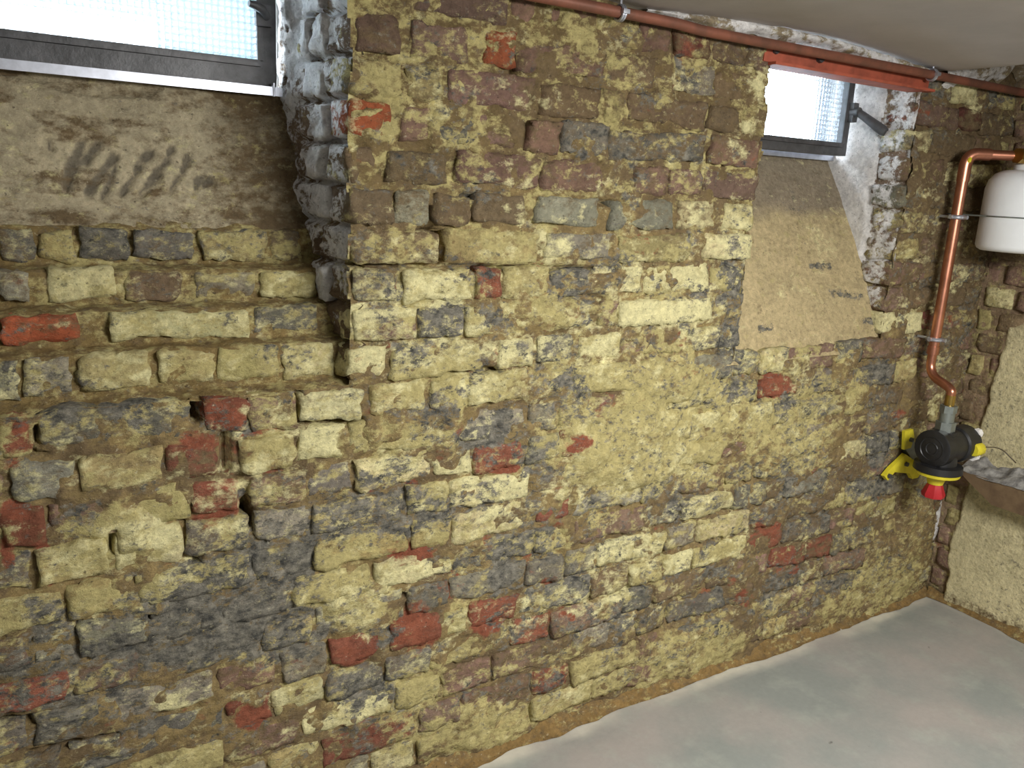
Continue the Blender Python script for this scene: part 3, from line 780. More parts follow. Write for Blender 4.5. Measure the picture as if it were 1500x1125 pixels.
# ------------------------------------------------------------------ recess of window_1: steps, plaster slope, jamb
def profile_surface(name, prof, xa, xb, step, amp, seed, attr_fn, parent, extra=None):
    prof = np.array(prof, float)
    seg = np.linalg.norm(np.diff(prof, axis=0), axis=1)
    s = np.concatenate([[0], np.cumsum(seg)])
    S = np.arange(0, s[-1] + step, step); S[-1] = s[-1]
    def fn(x, t):
        y = np.interp(t, s, prof[:, 0]); z = np.interp(t, s, prof[:, 1])
        y2 = np.interp(t + .004, s, prof[:, 0]); z2 = np.interp(t + .004, s, prof[:, 1])
        y1 = np.interp(t - .004, s, prof[:, 0]); z1 = np.interp(t - .004, s, prof[:, 1])
        ty, tz = y2 - y1, z2 - z1; L = np.hypot(ty, tz) + 1e-9
        ny, nz = -tz / L, ty / L
        P = np.stack([x, y, z], 1)
        d = amp * ((fbm(P, 14, 3, seed) - .5) * 2 + (fbm(P, 50, 2, seed + 3) - .5))
        if extra is not None: d = d + extra(P)
        P[:, 1] += ny * d; P[:, 2] += nz * d
        return P
    return grid_mesh(name, np.arange(xa, xb + step, step), S, fn, M_WALL, attr_fn, None, parent)

def attr_simple(basec, och=.2, dark=.1, cream=.1, red=0., white=0., brown=.2, seed=0, var=.25, extra=None):
    def f(P):
        n = fbm(P, 9, 3, 200 + seed)
        base = np.array(basec)[None] * (1 - var / 2 + var * n[:, None])
        W = np.zeros((len(P), 6)); W[:] = (och, dark, cream, red, white, brown)
        W += (fbm(P, 6, 2, 210 + seed)[:, None] - .5) * np.array([.3, .2, .2, 0, .2 if white else 0, .3])
        if extra is not None: W, base = extra(P, W, base)
        return attrs_from(base, np.clip(W, 0, 1))
    return f

prof = [(0.012, R1Z - .012)]
for (z0, z1, yf) in STEPS:
    prof += [(yf + .003, z0 + .004), (yf + .008, z1 - .004)]
prof += [(0.215, 1.246)]
steps = profile_surface('recess_steps', prof, -.33, .60, .006, .006, 301,
                        attr_simple(srgb(132, 112, 72), .38, .10, .10, 0, 0, .35, 1), wall_front)
# keyed gouges in the plaster under the window
GO = []
for (x0, y0, x1, y1, w) in [(120, 212, 96, 262, 10), (143, 212, 126, 238, 8), (166, 232, 128, 280, 10), (108, 245, 98, 275, 6), (168, 248, 150, 290, 6), (220, 226, 214, 232, 9), (254, 218, 250, 224, 8),
                            (245, 236, 232, 250, 8), (276, 230, 268, 252, 6), (205, 245, 178, 284, 6), (232, 255, 205, 284, 6), (262, 258, 248, 282, 6), (292, 262, 284, 284, 6), (308, 266, 300, 272, 5), (70, 205, 76, 218, 4)]:
    GO.append((at(x0, y0, .25)[[0, 2]], at(x1, y1, .24)[[0, 2]], w / 900.))
def gouge(P):
    out = np.zeros(len(P)); wob = (fbm(P, 40, 2, 320) - .5) * .012
    for a, b_, w in GO:
        ab = b_ - a; t = np.clip(((P[:, 0] - a[0]) * ab[0] + (P[:, 2] - a[1]) * ab[1]) / (ab @ ab), 0, 1)
        d = np.hypot(P[:, 0] - a[0] - t * ab[0], P[:, 2] - a[1] - t * ab[1]) + wob
        out = np.maximum(out, sstep(w * 1.15, w * .6, d))
    return out
def slope1_extra(P, W, base):
    g = gouge(P)
    halo = sstep(0.10, .0, np.abs(P[:, 2] - 1.345)) * sstep(.40, .30, P[:, 0])
    W[:, 2] += .12 * halo * (1 - g)
    base = base * (1 - g[:, None]) + srgb(122, 114, 98)[None] * g[:, None]
    W[:, :3] *= (1 - .9 * g[:, None]); W[:, 5] *= (1 - g)
    low = sstep(1.29, 1.25, P[:, 2]); W[:, 5] += .2 * low
    nn = (fbm(P, 10, 3, 335) - .5) * .12
    rt = sstep(.34, .46, P[:, 0] + nn); W[:, 5] += .42 * rt; base = base * (1 - .22 * rt[:, None])
    topb = sstep(1.445, 1.485, P[:, 2] + nn * .4); W[:, 5] += .32 * topb
    W[:, 5] += .4 * sstep(.60, .70, fbm(P * np.array([.6, 1, 1.6]), 12, 3, 336))
    halo2 = sstep(0.11, .02, np.hypot((P[:, 0] - .19) * .55, P[:, 2] - 1.345) + nn * .3); base = base * (1 + .14 * halo2[:, None] * (1 - g[:, None]))
    return W, base
slope1 = profile_surface('plaster_slope', [(.205, 1.236), (.222, 1.262), (.262, 1.38), (.300, 1.512)], -.33, .60, .0055, .0045, 331,
                         attr_simple(srgb(176, 164, 136), .10, .05, .10, 0, 0, .16, 2, .3, slope1_extra), wall_front,
                         lambda P: -.009 * gouge(P) + .012 * (fbm(P * np.array([.7, 1, 1.4]), 9, 3, 337) - .5)
                         - .010 * sstep(.60, .66, fbm(P * np.array([.35, 1, 2.2]), 13, 3, 338)) * sstep(1.43, 1.47, P[:, 2]))

def jamb_x1(y): return R1X + .008 - .034 * np.clip(y / .3, 0, 1.2)
def jamb1_fn(y, z):
    P = np.stack([jamb_x1(y), y, z], 1)
    c = np.floor((z - .957) / .0755)
    joint = sstep(.010, .002, np.abs(((z - .957) / .0755 - np.round((z - .957) / .0755)) * .0755))
    vj = sstep(.008, .002, np.abs(y - .105 - .04 * (c % 2)))
    P[:, 0] += .020 * np.maximum(joint, vj) * sstep(.26, .2, y) + (fbm(P, 20, 3, 341) - .5) * .024 + (fbm(P, 60, 3, 342) - .5) * .016
    return P
def jamb_attr1(P, W, base):
    up = sstep(1.04, 1.22, P[:, 2])
    W[:, 4] = .55 * up + (fbm(P, 16, 3, 343) - .5) * .9
    strip = sstep(.20, .225, P[:, 1]) * sstep(.285, .272, P[:, 1]) * sstep(1.53, 1.56, P[:, 2])
    W[:, 4] += .6 * strip
    W[:, 3] += .45 * sstep(.05, .02, np.abs(P[:, 2] - 1.445)) * sstep(.12, .06, P[:, 1])
    return W, base
grid_mesh('recess_jamb', np.arange(0.004, .345, .006), np.arange(R1Z - .01, 1.80, .006), jamb1_fn, M_WALL,
          attr_simple(srgb(120, 102, 84), .18, .16, .05, 0.02, .3, .3, 3, .4, jamb_attr1), None, wall_front)
# unseen left jamb
b = MB(); b.box((-.40, 0.03, .9), (-.33, .36, 1.8)); o = b.build('recess_jamb', M_PLAIN); o.parent = wall_front

# ------------------------------------------------------------------ recess of window_2
M_SL2 = None
def slope2_extra(P, W, base):
    lo = sstep(1.335, 1.275, P[:, 2] + (fbm(P, 14, 2, 352) - .5) * .04)[:, None]
    up = srgb(142, 130, 110)
    base = base * lo + up[None] * (1 - lo) * (.85 + .3 * fbm(P, 10, 2, 353)[:, None])
    W[:, 0] *= lo[:, 0]
    for (x0, y0, x1, y1, w) in [(1195, 392, 1222, 390, 7), (1210, 428, 1252, 432, 7), (1246, 466, 1268, 468, 5), (1090, 478, 1108, 474, 7)]:
        a = at(x0, y0, .09)[[0, 2]]; q = at(x1, y1, .09)[[0, 2]]; ab = q - a
        t = np.clip(((P[:, 0] - a[0]) * ab[0] + (P[:, 2] - a[1]) * ab[1]) / (ab @ ab), 0, 1)
        d = np.hypot(P[:, 0] - a[0] - t * ab[0], P[:, 2] - a[1] - t * ab[1]) + (fbm(P, 50, 2, 354) - .5) * .012
        W[:, 1] += .55 * sstep(.016, .006, d)
    n = sstep(.6, .7, fbm(P, 9, 3, 356)); W[:, 2] += .25 * n * lo[:, 0]
    dk = sstep(.10, .03, np.hypot(P[:, 0] - 2.02, (P[:, 2] - 1.33) * 1.6) ) ; W[:, 1] += .25 * dk
    return W, base
slope2 = profile_surface('plaster_slope', [(-.003, R2Z - .012), (.010, R2Z), (.06, 1.06), (.13, 1.215), (.175, 1.30), (.235, 1.40), (.29, 1.49)], 1.60, 2.275, .0065, .0028, 351,
                         attr_simple(srgb(184, 167, 128), .14, .03, .10, 0, 0, .06, 5, .16, slope2_extra), wall_front)
def jamb2_fn(y, z):
    P = np.stack([np.full_like(y, R2B + .012), y, z], 1)
    ro = sstep(.13, .08, y)
    P[:, 0] += (fbm(P, 16, 3, 361) - .5) * (.008 + .026 * ro) + (fbm(P, 60, 2, 362) - .5) * .010 * ro
    P[:, 0] -= .010 * sstep(.10, .13, y + (fbm(P, 14, 2, 363) - .5) * .05)
    return P
def jamb_attr2(P, W, base):
    pl = sstep(.095, .12, P[:, 1] + (fbm(P, 14, 2, 363) - .5) * .05)
    W[:, 4] = np.where(pl > .5, 1.0, .50 * sstep(.98, 1.15, P[:, 2]) + (fbm(P, 15, 2, 364) - .5) * .6)
    W[:, :3] *= (1 - pl[:, None]); W[:, 3] *= (1 - pl); W[:, 5] *= (1 - pl)
    return W, base
grid_mesh('recess_jamb', np.arange(0.003, .30, .006), np.arange(R2Z - .02, 1.80, .006), jamb2_fn, M_WALL,
          attr_simple(srgb(126, 106, 88), .2, .16, .08, .06, .4, .3, 6, .4, jamb_attr2), None, wall_front)
def jamb2l_fn(y, z):
    P = np.stack([np.full_like(y, R2A - .012), y, z], 1); P[:, 0] += (fbm(P, 16, 3, 371) - .5) * .03
    return P
grid_mesh('recess_jamb', np.arange(0.003, .36, .012), np.arange(R2Z - .02, 1.80, .012), jamb2l_fn, M_WALL,
          attr_simple(srgb(140, 118, 80), .35, .2, .15, .02, .15, .25, 7, .4), None, wall_front)

# ------------------------------------------------------------------ right wall
LEDZ = 0.47
def right_plaster(P):
    y, z = P[:, 1], P[:, 2]
    n = (fbm(P, 12, 3, 401) - .5) * .06
    lim = -.070 - .035 * sstep(.62, .95, z) - .010 * sstep(.3, .5, z)
    return sstep(.006, -.006, y - lim + n * .7) * sstep(1.02, .96, z + n)
def right_fn(y, z):
    P = np.stack([np.full_like(y, XR), y, z], 1)
    pl = right_plaster(P)
    P[:, 0] += (1 - pl) * (.006 - (fbm(P, 14, 3, 402) - .5) * .024 - (fbm(P, 45, 2, 403) - .5) * .010)
    P[:, 0] += pl * (-.010 + (fbm(P, 7, 3, 404) - .5) * .012)
    return P
def right_attr(P):
    pl = right_plaster(P)[:, None]
    n = fbm(P, 8, 3, 405)[:, None]
    bb = srgb(146, 124, 100)[None] * (.8 + .4 * n)
    bp = srgb(214, 203, 162)[None] * (.86 + .28 * n)
    base = bb * (1 - pl) + bp * pl
    n2 = fbm(P, 6, 2, 406)
    Wb = np.zeros((len(P), 6)); Wb[:] = (.30, .12, .10, .10, 0, .30); Wb[:, 3] += .3 * (n2 - .4); Wb[:, 0] += .4 * (n2 - .5)
    Wp = np.zeros((len(P), 6)); Wp[:] = (.10, .06, .14, 0, 0, .06)
    smud = sstep(.5, .66, fbm(P * np.array([1, 1, 2.0]), 7, 3, 407)); Wp[:, 1] += .16 * smud; Wp[:, 2] += .2 * (n2 - .5)
    W = Wb * (1 - pl) + Wp * pl
    W[:, 5] += .5 * sstep(.06, .02, P[:, 2])
    return attrs_from(base, np.clip(W, 0, 1))
wall_right = grid_mesh('wall_right', np.concatenate([np.arange(Y_B, -.62, .15), np.arange(-.62, .03, .0065)]), np.arange(-.01, 1.84, .0065), right_fn, M_WALL, right_attr)
tag(wall_right, kind='structure')
rb = 0
for k in range(len(bounds) - 1):
    z0, z1 = bounds[k] + .006, bounds[k + 1] - .006
    y = -.004 if k % 2 else -.055
    spans = []
    if k % 2 == 0: spans.append((-.045, -.002))
    while y > -.40:
        L = .105 if (k + len(spans)) % 2 else .205
        spans.append((y - L, y - .011)); y -= L
    for (ya, yb) in spans:
        ym = (ya + yb) / 2; zm = (z0 + z1) / 2
        q = np.array([[XR, yb - .015, zm]])
        if right_plaster(q)[0] > .3 or (ya < -.2 and zm < .98): continue
        half = np.array([(yb - ya) / 2, .05, (z1 - z0) / 2])
        V, Fc = round_box(half, .006, (max(5, int((yb - ya) / .014)), 3, 5))
        # local x -> -y world, local y -> +x world
        W_ = np.stack([V[:, 1], -V[:, 0], V[:, 2]], 1) + np.array([XR + .05 - .002 + random.gauss(0, .003), ym, zm])
        for ax in range(3): W_[:, ax] += (fbm(V + rb * 2.1, 20, 2, 410 + ax) - .5) * .014 + (fbm(V + rb * 2.1, 55, 2, 414 + ax) - .5) * .006
        W_[:, 1] = np.minimum(W_[:, 1], 0.02)
        t = random.choices(['M', 'B', 'Y', 'K', 'D', 'R', 'C'], [7, 3, 4, 2, .5, .8 if zm > .5 else 2.0, 1])[0]
        A_ = right_attr(W_)
        base = TONE[t][None] * random.uniform(.95, 1.3) * (.8 + .4 * fbm(W_, 20, 2, 420)[:, None])
        A_['base'] = base
        wa = A_['wa'].copy(); wa += np.array(TW[t])[:3]; A_['wa'] = np.clip(wa, 0, 1)
        mesh_obj('brick', W_, Fc, M_WALL, wall_right, True, A_, W_.mean(0)); rb += 1

# mortar and dirt fillet where wall meets floor
def fillet(name, along, lo, hi, seed, parent):
    U = np.arange(lo, hi, .008); T = np.linspace(0, 1, 7)
    def fn(u, t):
        n = fbm(np.stack([u, u * 0, u * 0], 1), 9, 3, seed) - .5
        n2 = fbm(np.stack([u, t * .3, t * 0], 1), 40, 2, seed + 1) - .5
        w = .026 + .030 * n; h = .034 + .030 * n
        a = t * math.pi / 2
        dist = w * (1 - np.sin(a)) + .004 * n2; z = h * (1 - np.cos(a)) ** .8 + .008 * n2 * np.sin(a * 2)
        z = np.maximum(z, .0015)
        if along == 'x': return np.stack([u, -dist + .012 * (t > .99), z], 1)
        return np.stack([XR - dist - .004, u, z], 1)
    return grid_mesh(name, U, T, fn, M_WALL, attr_simple(srgb(138, 112, 70), .22, .03, .06, .03, 0, .34, seed, .3), None, parent)
t1 = fillet('baseboard_front', 'x', -.3, XR, 501, None); tag(t1, kind='structure')
t2 = fillet('baseboard_right', 'y', -1.6, 0, 505, None); tag(t2, kind='structure')

# lime and broken plaster along the ceiling edge
def lime_edge(name, xa, xb, seed, wfn):
    U = np.arange(xa, xb, .007); T = np.linspace(0, 1, 7)
    def fn(u, t):
        n = fbm(np.stack([u, u * 0, u * 0], 1), 16, 3, seed) - .5
        hgt = wfn(u) * (1 + 1.2 * n)
        z = ceil_z(u) - .002 - hgt * t
        y = -.020 - .008 * np.sin(t * math.pi) + .022 * t ** 3 + (fbm(np.stack([u, t * 0, z], 1), 40, 2, seed + 2) - .5) * .012
        return np.stack([u, y, z], 1)
    def ex(P, W, base):
        W[:, 4] = .50 + (fbm(P, 16, 3, seed + 5) - .5) * 1.3; return W, base
    return grid_mesh(name, U, T, fn, M_WALL, attr_simple(srgb(150, 136, 112), .1, .14, .2, 0, .4, .2, seed, .3, ex), None, wall_front)
lime_edge('plaster_edge', 1.22, 2.28, 521, lambda u: .008 + .020 * sstep(1.2, 1.45, u) * sstep(2.3, 2.0, u))
lime_edge('plaster_edge', 2.33, 2.74, 525, lambda u: .05 + 0 * u)

# ------------------------------------------------------------------ windows
def pane_mesh(name, x0, x1, z0, z1, y, cell, parent, sub=6):
    nx = max(2, round((x1 - x0) / cell)); nz = max(2, round((z1 - z0) / cell))
    def fn(x, z):
        u = (x - x0) / (x1 - x0) * nx; v = (z - z0) / (z1 - z0) * nz
        fu = u - np.floor(np.minimum(u, nx - 1e-6)); fv = v - np.floor(np.minimum(v, nz - 1e-6))
        b = (4 * fu * (1 - fu)) ** .7 * (4 * fv * (1 - fv)) ** .7
        return np.stack([x, y - .0028 * b, z], 1)
    def ga(P):
        b = np.clip((y - P[:, 1]) / .0028, 0, 1)
        g = sstep(.05, .75, b)
        return {'base': np.stack([g, g, g], 1)}
    return grid_mesh(name, np.linspace(x0, x1, nx * sub + 1), np.linspace(z0, z1, nz * sub + 1), fn, M_GLASS, ga, None, parent)

def window(name, x0, x1, z0, z1, y, fw, bw, cell):
    w = empty(name, (0, 0, 0)); tag(w, kind='structure')
    fr = MB()
    d = .036
    def bar(lo, hi): fr.box(lo, hi, .004)
    bar((x0, y - d / 2, z0), (x1, y + d / 2, z0 + bw))
    bar((x0, y - d / 2, z1 - fw), (x1, y + d / 2, z1))
    bar((x0, y - d / 2, z0 + bw - .004), (x0 + fw, y + d / 2, z1 - fw + .004))
    bar((x1 - fw, y - d / 2, z0 + bw - .004), (x1, y + d / 2, z1 - fw + .004))
    fr.build('window_frame', M_FRAME, w, True)
    # inner glazing bead
    bd = MB(); e = .010
    bd.box((x0 + fw - .003, y - d / 2 - .007, z0 + bw - .012), (x1 - fw + .004, y - d / 2 + .004, z0 + bw + .003), .003)
    bd.box((x1 - fw - .004, y - d / 2 - .007, z0 + bw), (x1 - fw + .010, y - d / 2 + .004, z1 - fw), .003)
    bd.box((x0 + fw - .010, y - d / 2 - .007, z0 + bw), (x0 + fw + .004, y - d / 2 + .004, z1 - fw), .003)
    bd.build('glazing_bead', M_FRAME, w, True)
    pane_mesh('pane', x0 + fw - .004, x1 - fw + .004, z0 + bw - .004, z1 - fw + .004, y, cell, w)
    return w
w1 = window('window_1', -.325, .527, 1.512, 1.775, .300, .038, .048, .0125)
w2 = window('window_2', 1.66, 2.225, 1.478, 1.762, .212, .034, .036, .0130)
# handles
h = MB()
h.tube([(.500, .285, 1.640), (.500, .262, 1.640)], [.012, .010], 12)
h.box((.480, .262, 1.622), (.512, .278, 1.664), .004)
hp = h.build('handle', M_FRAME, w1, True)
h = MB(); h.tube([(.503, .262, 1.640), (.490, .250, 1.651), (.474, .245, 1.656), (.462, .243, 1.657)], [.008, .009, .008, .006], 10)
kid(h.build('lever', M_FRAME, None, True), hp); 
bpy.context.view_layer.update()
o = hp.children[0]; 
h = MB(); h.box((2.200, .172, 1.575), (2.226, .198, 1.632), .004)
h.tube([(2.213, .190, 1.604), (2.213, .160, 1.604)], [.016, .014], 12)
hp2 = h.build('handle', M_FRAME, w2, True)
h = MB(); h.tube([(2.213, .165, 1.604), (2.222, .145, 1.590), (2.236, .090, 1.552), (2.238, .082, 1.547)], [.011, .012, .015, .012], 10)
kid(h.build('lever', M_FRAME, None, True), hp2)
# galvanised strips under the frames
def strip(x0, x1, y, z, win):
    s = MB(); s.box((x0, y - .006, z - .010), (x1, y + .03, z + .002), .002)
    s.box((x0, y - .009, z - .012), (x1, y - .005, z + .006), .001)
    return s.build('sill_strip', M_ZINC, win, True)
strip(-.325, .532, .274, 1.507, w1)
strip(1.66, 2.248, .262, 1.478, w2)
s = MB(); s.box((.512, .262, 1.494), (.516, .272, 1.520), .001); s.build('strip_end', M_ZINC, w1)

# outside: light wells behind the windows
def outw(lo, hi, mat):
    b = MB(); b.box(lo, hi); return b
b = MB(); b.box((-1.6, .40, 1.36), (3.6, 1.6, 1.40)); o = b.build('floor_outside', M_OUTG); tag(o, kind='structure')
b = MB(); b.box((2.252, .236, 1.46), (2.30, .372, 1.86)); o = b.build('outer_reveal', M_OUTW); o.parent = wall_front
b = MB(); b.box((-1.6, 1.25, 1.38), (.46, 1.32, 1.745)); o = b.build('wall_light_well', M_OUTG); tag(o, kind='structure')
b = MB(); b.box((-1.6, 1.33, 1.38), (1.4, 1.40, 2.0)); o = b.build('wall_garden', M_OUTT); tag(o, kind='structure')
# wall mass round the windows so no daylight leaks
mm = MB()
mm.box((.540, .33, 1.0), (1.63, .40, 1.85)); mm.box((2.262, .30, 1.0), (2.90, .40, 1.85)); mm.box((-1.7, .33, 1.0), (-.33, .40, 1.85))
mm.box((-1.7, .36, .85), (2.9, .40, 1.478)); mm.box((-1.7, .05, .80), (2.9, .40, .90))
mm.box((XR + .06, -3.3, 0), (XR + .12, .4, 1.9))
mm.build('wall_core', M_PLAIN, None).parent = wall_front
b = MB(); b.box((-1.75, -3.35, 1.86), (2.95, .42, 1.90)); o = b.build('slab', M_PLAIN); o.parent = ceiling

# ------------------------------------------------------------------ steel lintel over window_2
li = empty('steel_lintel', (1.93, 0, 1.66)); tag(li, 'red oxide painted steel lintel above the small window', 'lintel')
s = MB(); s.box((1.605, -.006, 1.662), (2.275, .006, 1.712), .002); s.build('web', M_REDOX, li, True)
s = MB(); s.box((1.625, -.026, 1.655), (2.280, .04, 1.664), .003); s.build('lower_flange', M_REDOX, li, True)
s = MB(); s.tube([(1.80, -.004, 1.690), (1.80, -.016, 1.690)], .011, 6); s.build('bolt', M_FRAME, li, True)
s = MB(); s.tube([(1.64, -.004, 1.690), (1.64, -.013, 1.690)], .009, 6); s.build('bolt', M_FRAME, li, True)

# ------------------------------------------------------------------ pipe under the ceiling
cp = empty('ceiling_pipe', (1.8, -.03, 1.695)); tag(cp, 'long dull red copper pipe running under the ceiling along the brick wall', 'pipe')
s = MB(); s.tube([(x, -.034 + .002 * math.sin(x * 5), 1.700 - .004 * (x > 1.3)) for x in np.arange(-1.59, 2.745, .08)] + [(2.745, -.034, 1.695)], .0115, 14); s.build('pipe', M_COPPER_DULL, cp, True)
def ring_pts(c, r, axis, n=20):
    c = np.array(c)
    axis = np.array(axis, float); axis /= np.linalg.norm(axis)
    u = np.cross(axis, [0.13, .27, .95]); u /= np.linalg.norm(u); w = np.cross(axis, u)
    return [c + r * (math.cos(a) * u + math.sin(a) * w) for a in np.linspace(0, 2 * math.pi, n + 1)]
for x, zz in ((1.137, 1.699), (2.235, 1.696)):
    s = MB(); s.tube(ring_pts((x, -.034, zz), .0145, (1, 0, 0)), .0032, 6); s.tube(ring_pts((x + .006, -.034, zz), .0145, (1, 0, 0)), .0032, 6)
    s.box((x - .006, -.056, zz - .004), (x + .012, -.046, zz + .006), .002)
    c = s.build('pipe_clip', M_ZINC, cp, True)
    s = MB(); s.tube([(x + .003, -.034, zz + .012), (x + .003, -.034, zz + .034)], .003, 8)
    kid(s.build('threaded_rod', M_ZINC, None, True), c)
for ch in [c for c in COL.objects if c.name.startswith('threaded_rod')]:
    ch.location = Vector(ch.location) - cp.location
for hh in (hp, hp2):
    for ch in hh.children: pass

# ------------------------------------------------------------------ gas pipe, regulator, bracket, vessel
YP = -.055
def smooth_path(pts, n=8, iters=3):
    P = [np.array(p, float) for p in pts]
    for _ in range(iters):
        Q = [P[0]]
        for a, b_ in zip(P[:-1], P[1:]): Q += [.75 * a + .25 * b_, .25 * a + .75 * b_]
        Q.append(P[-1]); P = Q
    return P
YG = -.15
pA = at(1409, 290, YP); pB = at(1366, 500, YP)
xpipe = (pA[0] + pB[0]) / 2
gp = empty('gas_pipe', (xpipe, YP, 1.2)); tag(gp, 'bright copper pipe dropping down the wall to the black regulator', 'pipe')
ztop = at(1424, 228, YP)[2]
zlow = at(1363, 528, YP)[2]
VC = np.array([2.585, -.165, 1.335])       # white vessel centre
ptop = (xpipe, YP, ztop)
s = MB()
s.tube([(xpipe, YP, zlow + .03), (xpipe, YP, ztop - .07)], .0155, 16); s.build('riser', M_COPPER, gp, True)
s = MB(); pth = smooth_path([(xpipe, YP, ztop - .075), (xpipe, YP, ztop + .004), (xpipe + .055, YP - .035, ztop + .004)], iters=4)
s.tube(pth, .0175, 16); s.build('elbow', M_COPPER, gp, True)
s = MB(); s.tube([(xpipe + .05, YP - .032, ztop + .004), (VC[0], VC[1], ztop + .004)], .0145, 14); s.build('branch', M_COPPER, gp, True)
q_ = pth[int(len(pth) * .42)] + np.array([-.010, -.0125, 0.002])
s = MB(); s.tube([q_ + np.array([0, 0, -.007]), q_, q_ + np.array([.003, -.001, .007])], [.004, .0065, .004], 8); s.build('yellow_mark', M_YELLOW, gp)
s = MB()
gx, gz = at(1391, 590, YG)[[0, 2]]
s.tube(smooth_path([(xpipe, YP, zlow + .035), (xpipe, YP, zlow - .045), (gx, YG, zlow - .045 - .02), (gx, YG, gz + .02)], iters=4), .0135, 14); s.build('swan_neck', M_COPPER, gp, True)
s = MB(); s.tube([(xpipe, YP, zlow + .02), (xpipe, YP, zlow + .045)], .0175, 14); s.build('reducer', M_COPPER, gp, True)
for pz in (at(1405, 318, YP)[2], at(1366, 497, YP)[2]):
    s = MB(); s.tube(ring_pts((xpipe, YP, pz), .0190, (0, 0, 1)), .0065, 8)
    s.tube([(xpipe, YP - .018, pz), (xpipe, YP - .034, pz)], .006, 8); s.tube([(xpipe - .018, YP, pz), (xpipe - .032, YP, pz)], .006, 8)
    s.tube([(xpipe, YP + .018, pz), (xpipe, .002, pz)], .004, 8)
    s.build('pipe_clip', M_ZINC, gp, True)
s = MB(); s.tube([(gx, YG, gz + .024), (gx, YG, gz - .012)], .0145, 12); s.build('brass_end', M_BRASS, gp, True)

rg = empty('gas_regulator', (gx, YG, gz - .25)); tag(rg, 'black gas regulator with yellow ring and red knob below the copper pipe', 'regulator')
s = MB()
zu = at(1388, 634, YG)[2]
s.tube([(gx, YG, gz - .008), (gx, YG, gz - .03)], .024, 6); s.tube([(gx, YG, gz - .028), (gx, YG, zu + .036)], .021, 16)
s.tube([(gx, YG, zu + .038), (gx, YG, zu + .008)], .028, 6); s.build('union_fitting', M_GREYFIT, rg, True)
cx = at(1366, 655, YG)[0]; zc = at(1372, 656, YG)[2]
xr_ = at(1411, 655, YG)[0]
s = MB()
s.tube([(cx - .004, YG, zc), (cx, YG, zc), (cx + .030, YG, zc), (cx + .034, YG, zc), (cx + .07, YG, zc), (cx + .11, YG, zc), (cx + .114, YG, zc), (xr_, YG, zc)],
       [.050, .057, .057, .052, .052, .050, .056, .056], 28)
s.tube([(gx, YG, zu + .010), (gx, YG, zc)], .034, 20)
s.tube([(gx, YG, zc), (gx, YG, zc - .050), (gx, YG, zc - .054), (gx, YG, zc - .074), (gx, YG, zc - .078)], [.045, .05, .068, .070, .062], 28)
s.build('body', M_BLACK, rg, True)
s = MB(); s.tube(ring_pts((cx - .003, YG, zc), .036, (1, 0, 0), 28), .003, 6); s.tube(ring_pts((cx - .003, YG, zc), .018, (1, 0, 0), 20), .003, 6); s.build('cap_rings', M_BLACK, rg, True)
s = MB(); s.tube([(gx, YG, zc - .077), (gx, YG, zc - .086), (gx, YG, zc - .092), (gx, YG, zc - .118)], [.066, .064, .030, .022], 24); s.build('yellow_ring', M_YELLOW, rg, True)
s = MB(); s.tube([(gx, YG, zc - .112), (gx, YG, zc - .120), (gx, YG, zc - .150), (gx, YG, zc - .160)], [.018, .022, .034, .032], 8); s.build('red_knob', M_RED, rg, True)
for dy, dz in ((-.030, .036), (-.034, -.036), (.032, .03)):
    s = MB(); s.tube([(xr_ - .004, YG + dy, zc + dz), (xr_ + .016, YG + dy, zc + dz)], .015, 8); s.build('white_plug', M_WHITECAP, rg, True)
qc = at(1431, 658, YG - .05)
s = MB(); s.tube([(xr_ - .03, YG - .02, zc), (qc[0] - .02, qc[1], qc[2])], .014, 12); s.build('outlet_stub', M_GREYFIT, rg, True)
s = MB(); s.tube([(qc[0] - .024, qc[1], qc[2]), (qc[0] - .018, qc[1], qc[2]), (qc[0] + .014, qc[1], qc[2]), (qc[0] + .018, qc[1], qc[2])], [.018, .021, .021, .018], 10); s.build('yellow_cap', M_YELLOW, rg, True)

wr = MB()
wr.tube(smooth_path([(qc[0] + .016, qc[1], qc[2] + .004), tuple(atx(1465, 655, 2.69)), tuple(atx(1482, 672, 2.70)), tuple(atx(1488, 678, 2.715))], iters=3), .0018, 6)
o = wr.build('seal_wire', M_WIRE, None, True); tag(o, 'thin dark wire hanging from the yellow cap beside the regulator', 'wire')

# yellow wall bracket
bk_ = empty('wall_bracket', tuple(at(1318, 668, 0))); tag(bk_, 'yellow metal wall bracket screwed to bricks left of the regulator', 'bracket')
def plate(pts, y0, y1):
    s = MB(); poly = [(at(px, py, 0)[0], y0, at(px, py, 0)[2]) for px, py in pts]
    s.prism(poly, (0, y1 - y0, 0)); return s
plate([(1313, 628), (1325, 625), (1327, 636), (1322, 652), (1312, 655)], -.030, -.020).build('upper_arm', M_YELLOW, bk_)
plate([(1320, 636), (1326, 632), (1334, 652), (1336, 672), (1326, 668), (1318, 655)], -.020, .002).build('back_plate', M_GREYFIT, bk_)
plate([(1310, 668), (1316, 662), (1330, 672), (1342, 684), (1334, 696), (1326, 698), (1322, 690), (1300, 688), (1290, 700), (1285, 694), (1295, 682)], -.026, -.012).build('lower_arm', M_YELLOW, bk_)
s = MB(); a0 = at(1334, 676, 0); s.tube([(a0[0], -.018, a0[2]), (gx - .02, YG + .04, zc - .060)], .009, 8); s.build('strut', M_YELLOW, bk_, True)
for px, py, yy in ((1321, 640, -.030), (1291, 693, -.026), (1316, 676, -.026)):
    s = MB(); p = at(px, py, 0); s.tube([(p[0], yy, p[2]), (p[0], yy - .008, p[2])], .008, 6); s.build('screw', M_FRAME, bk_)

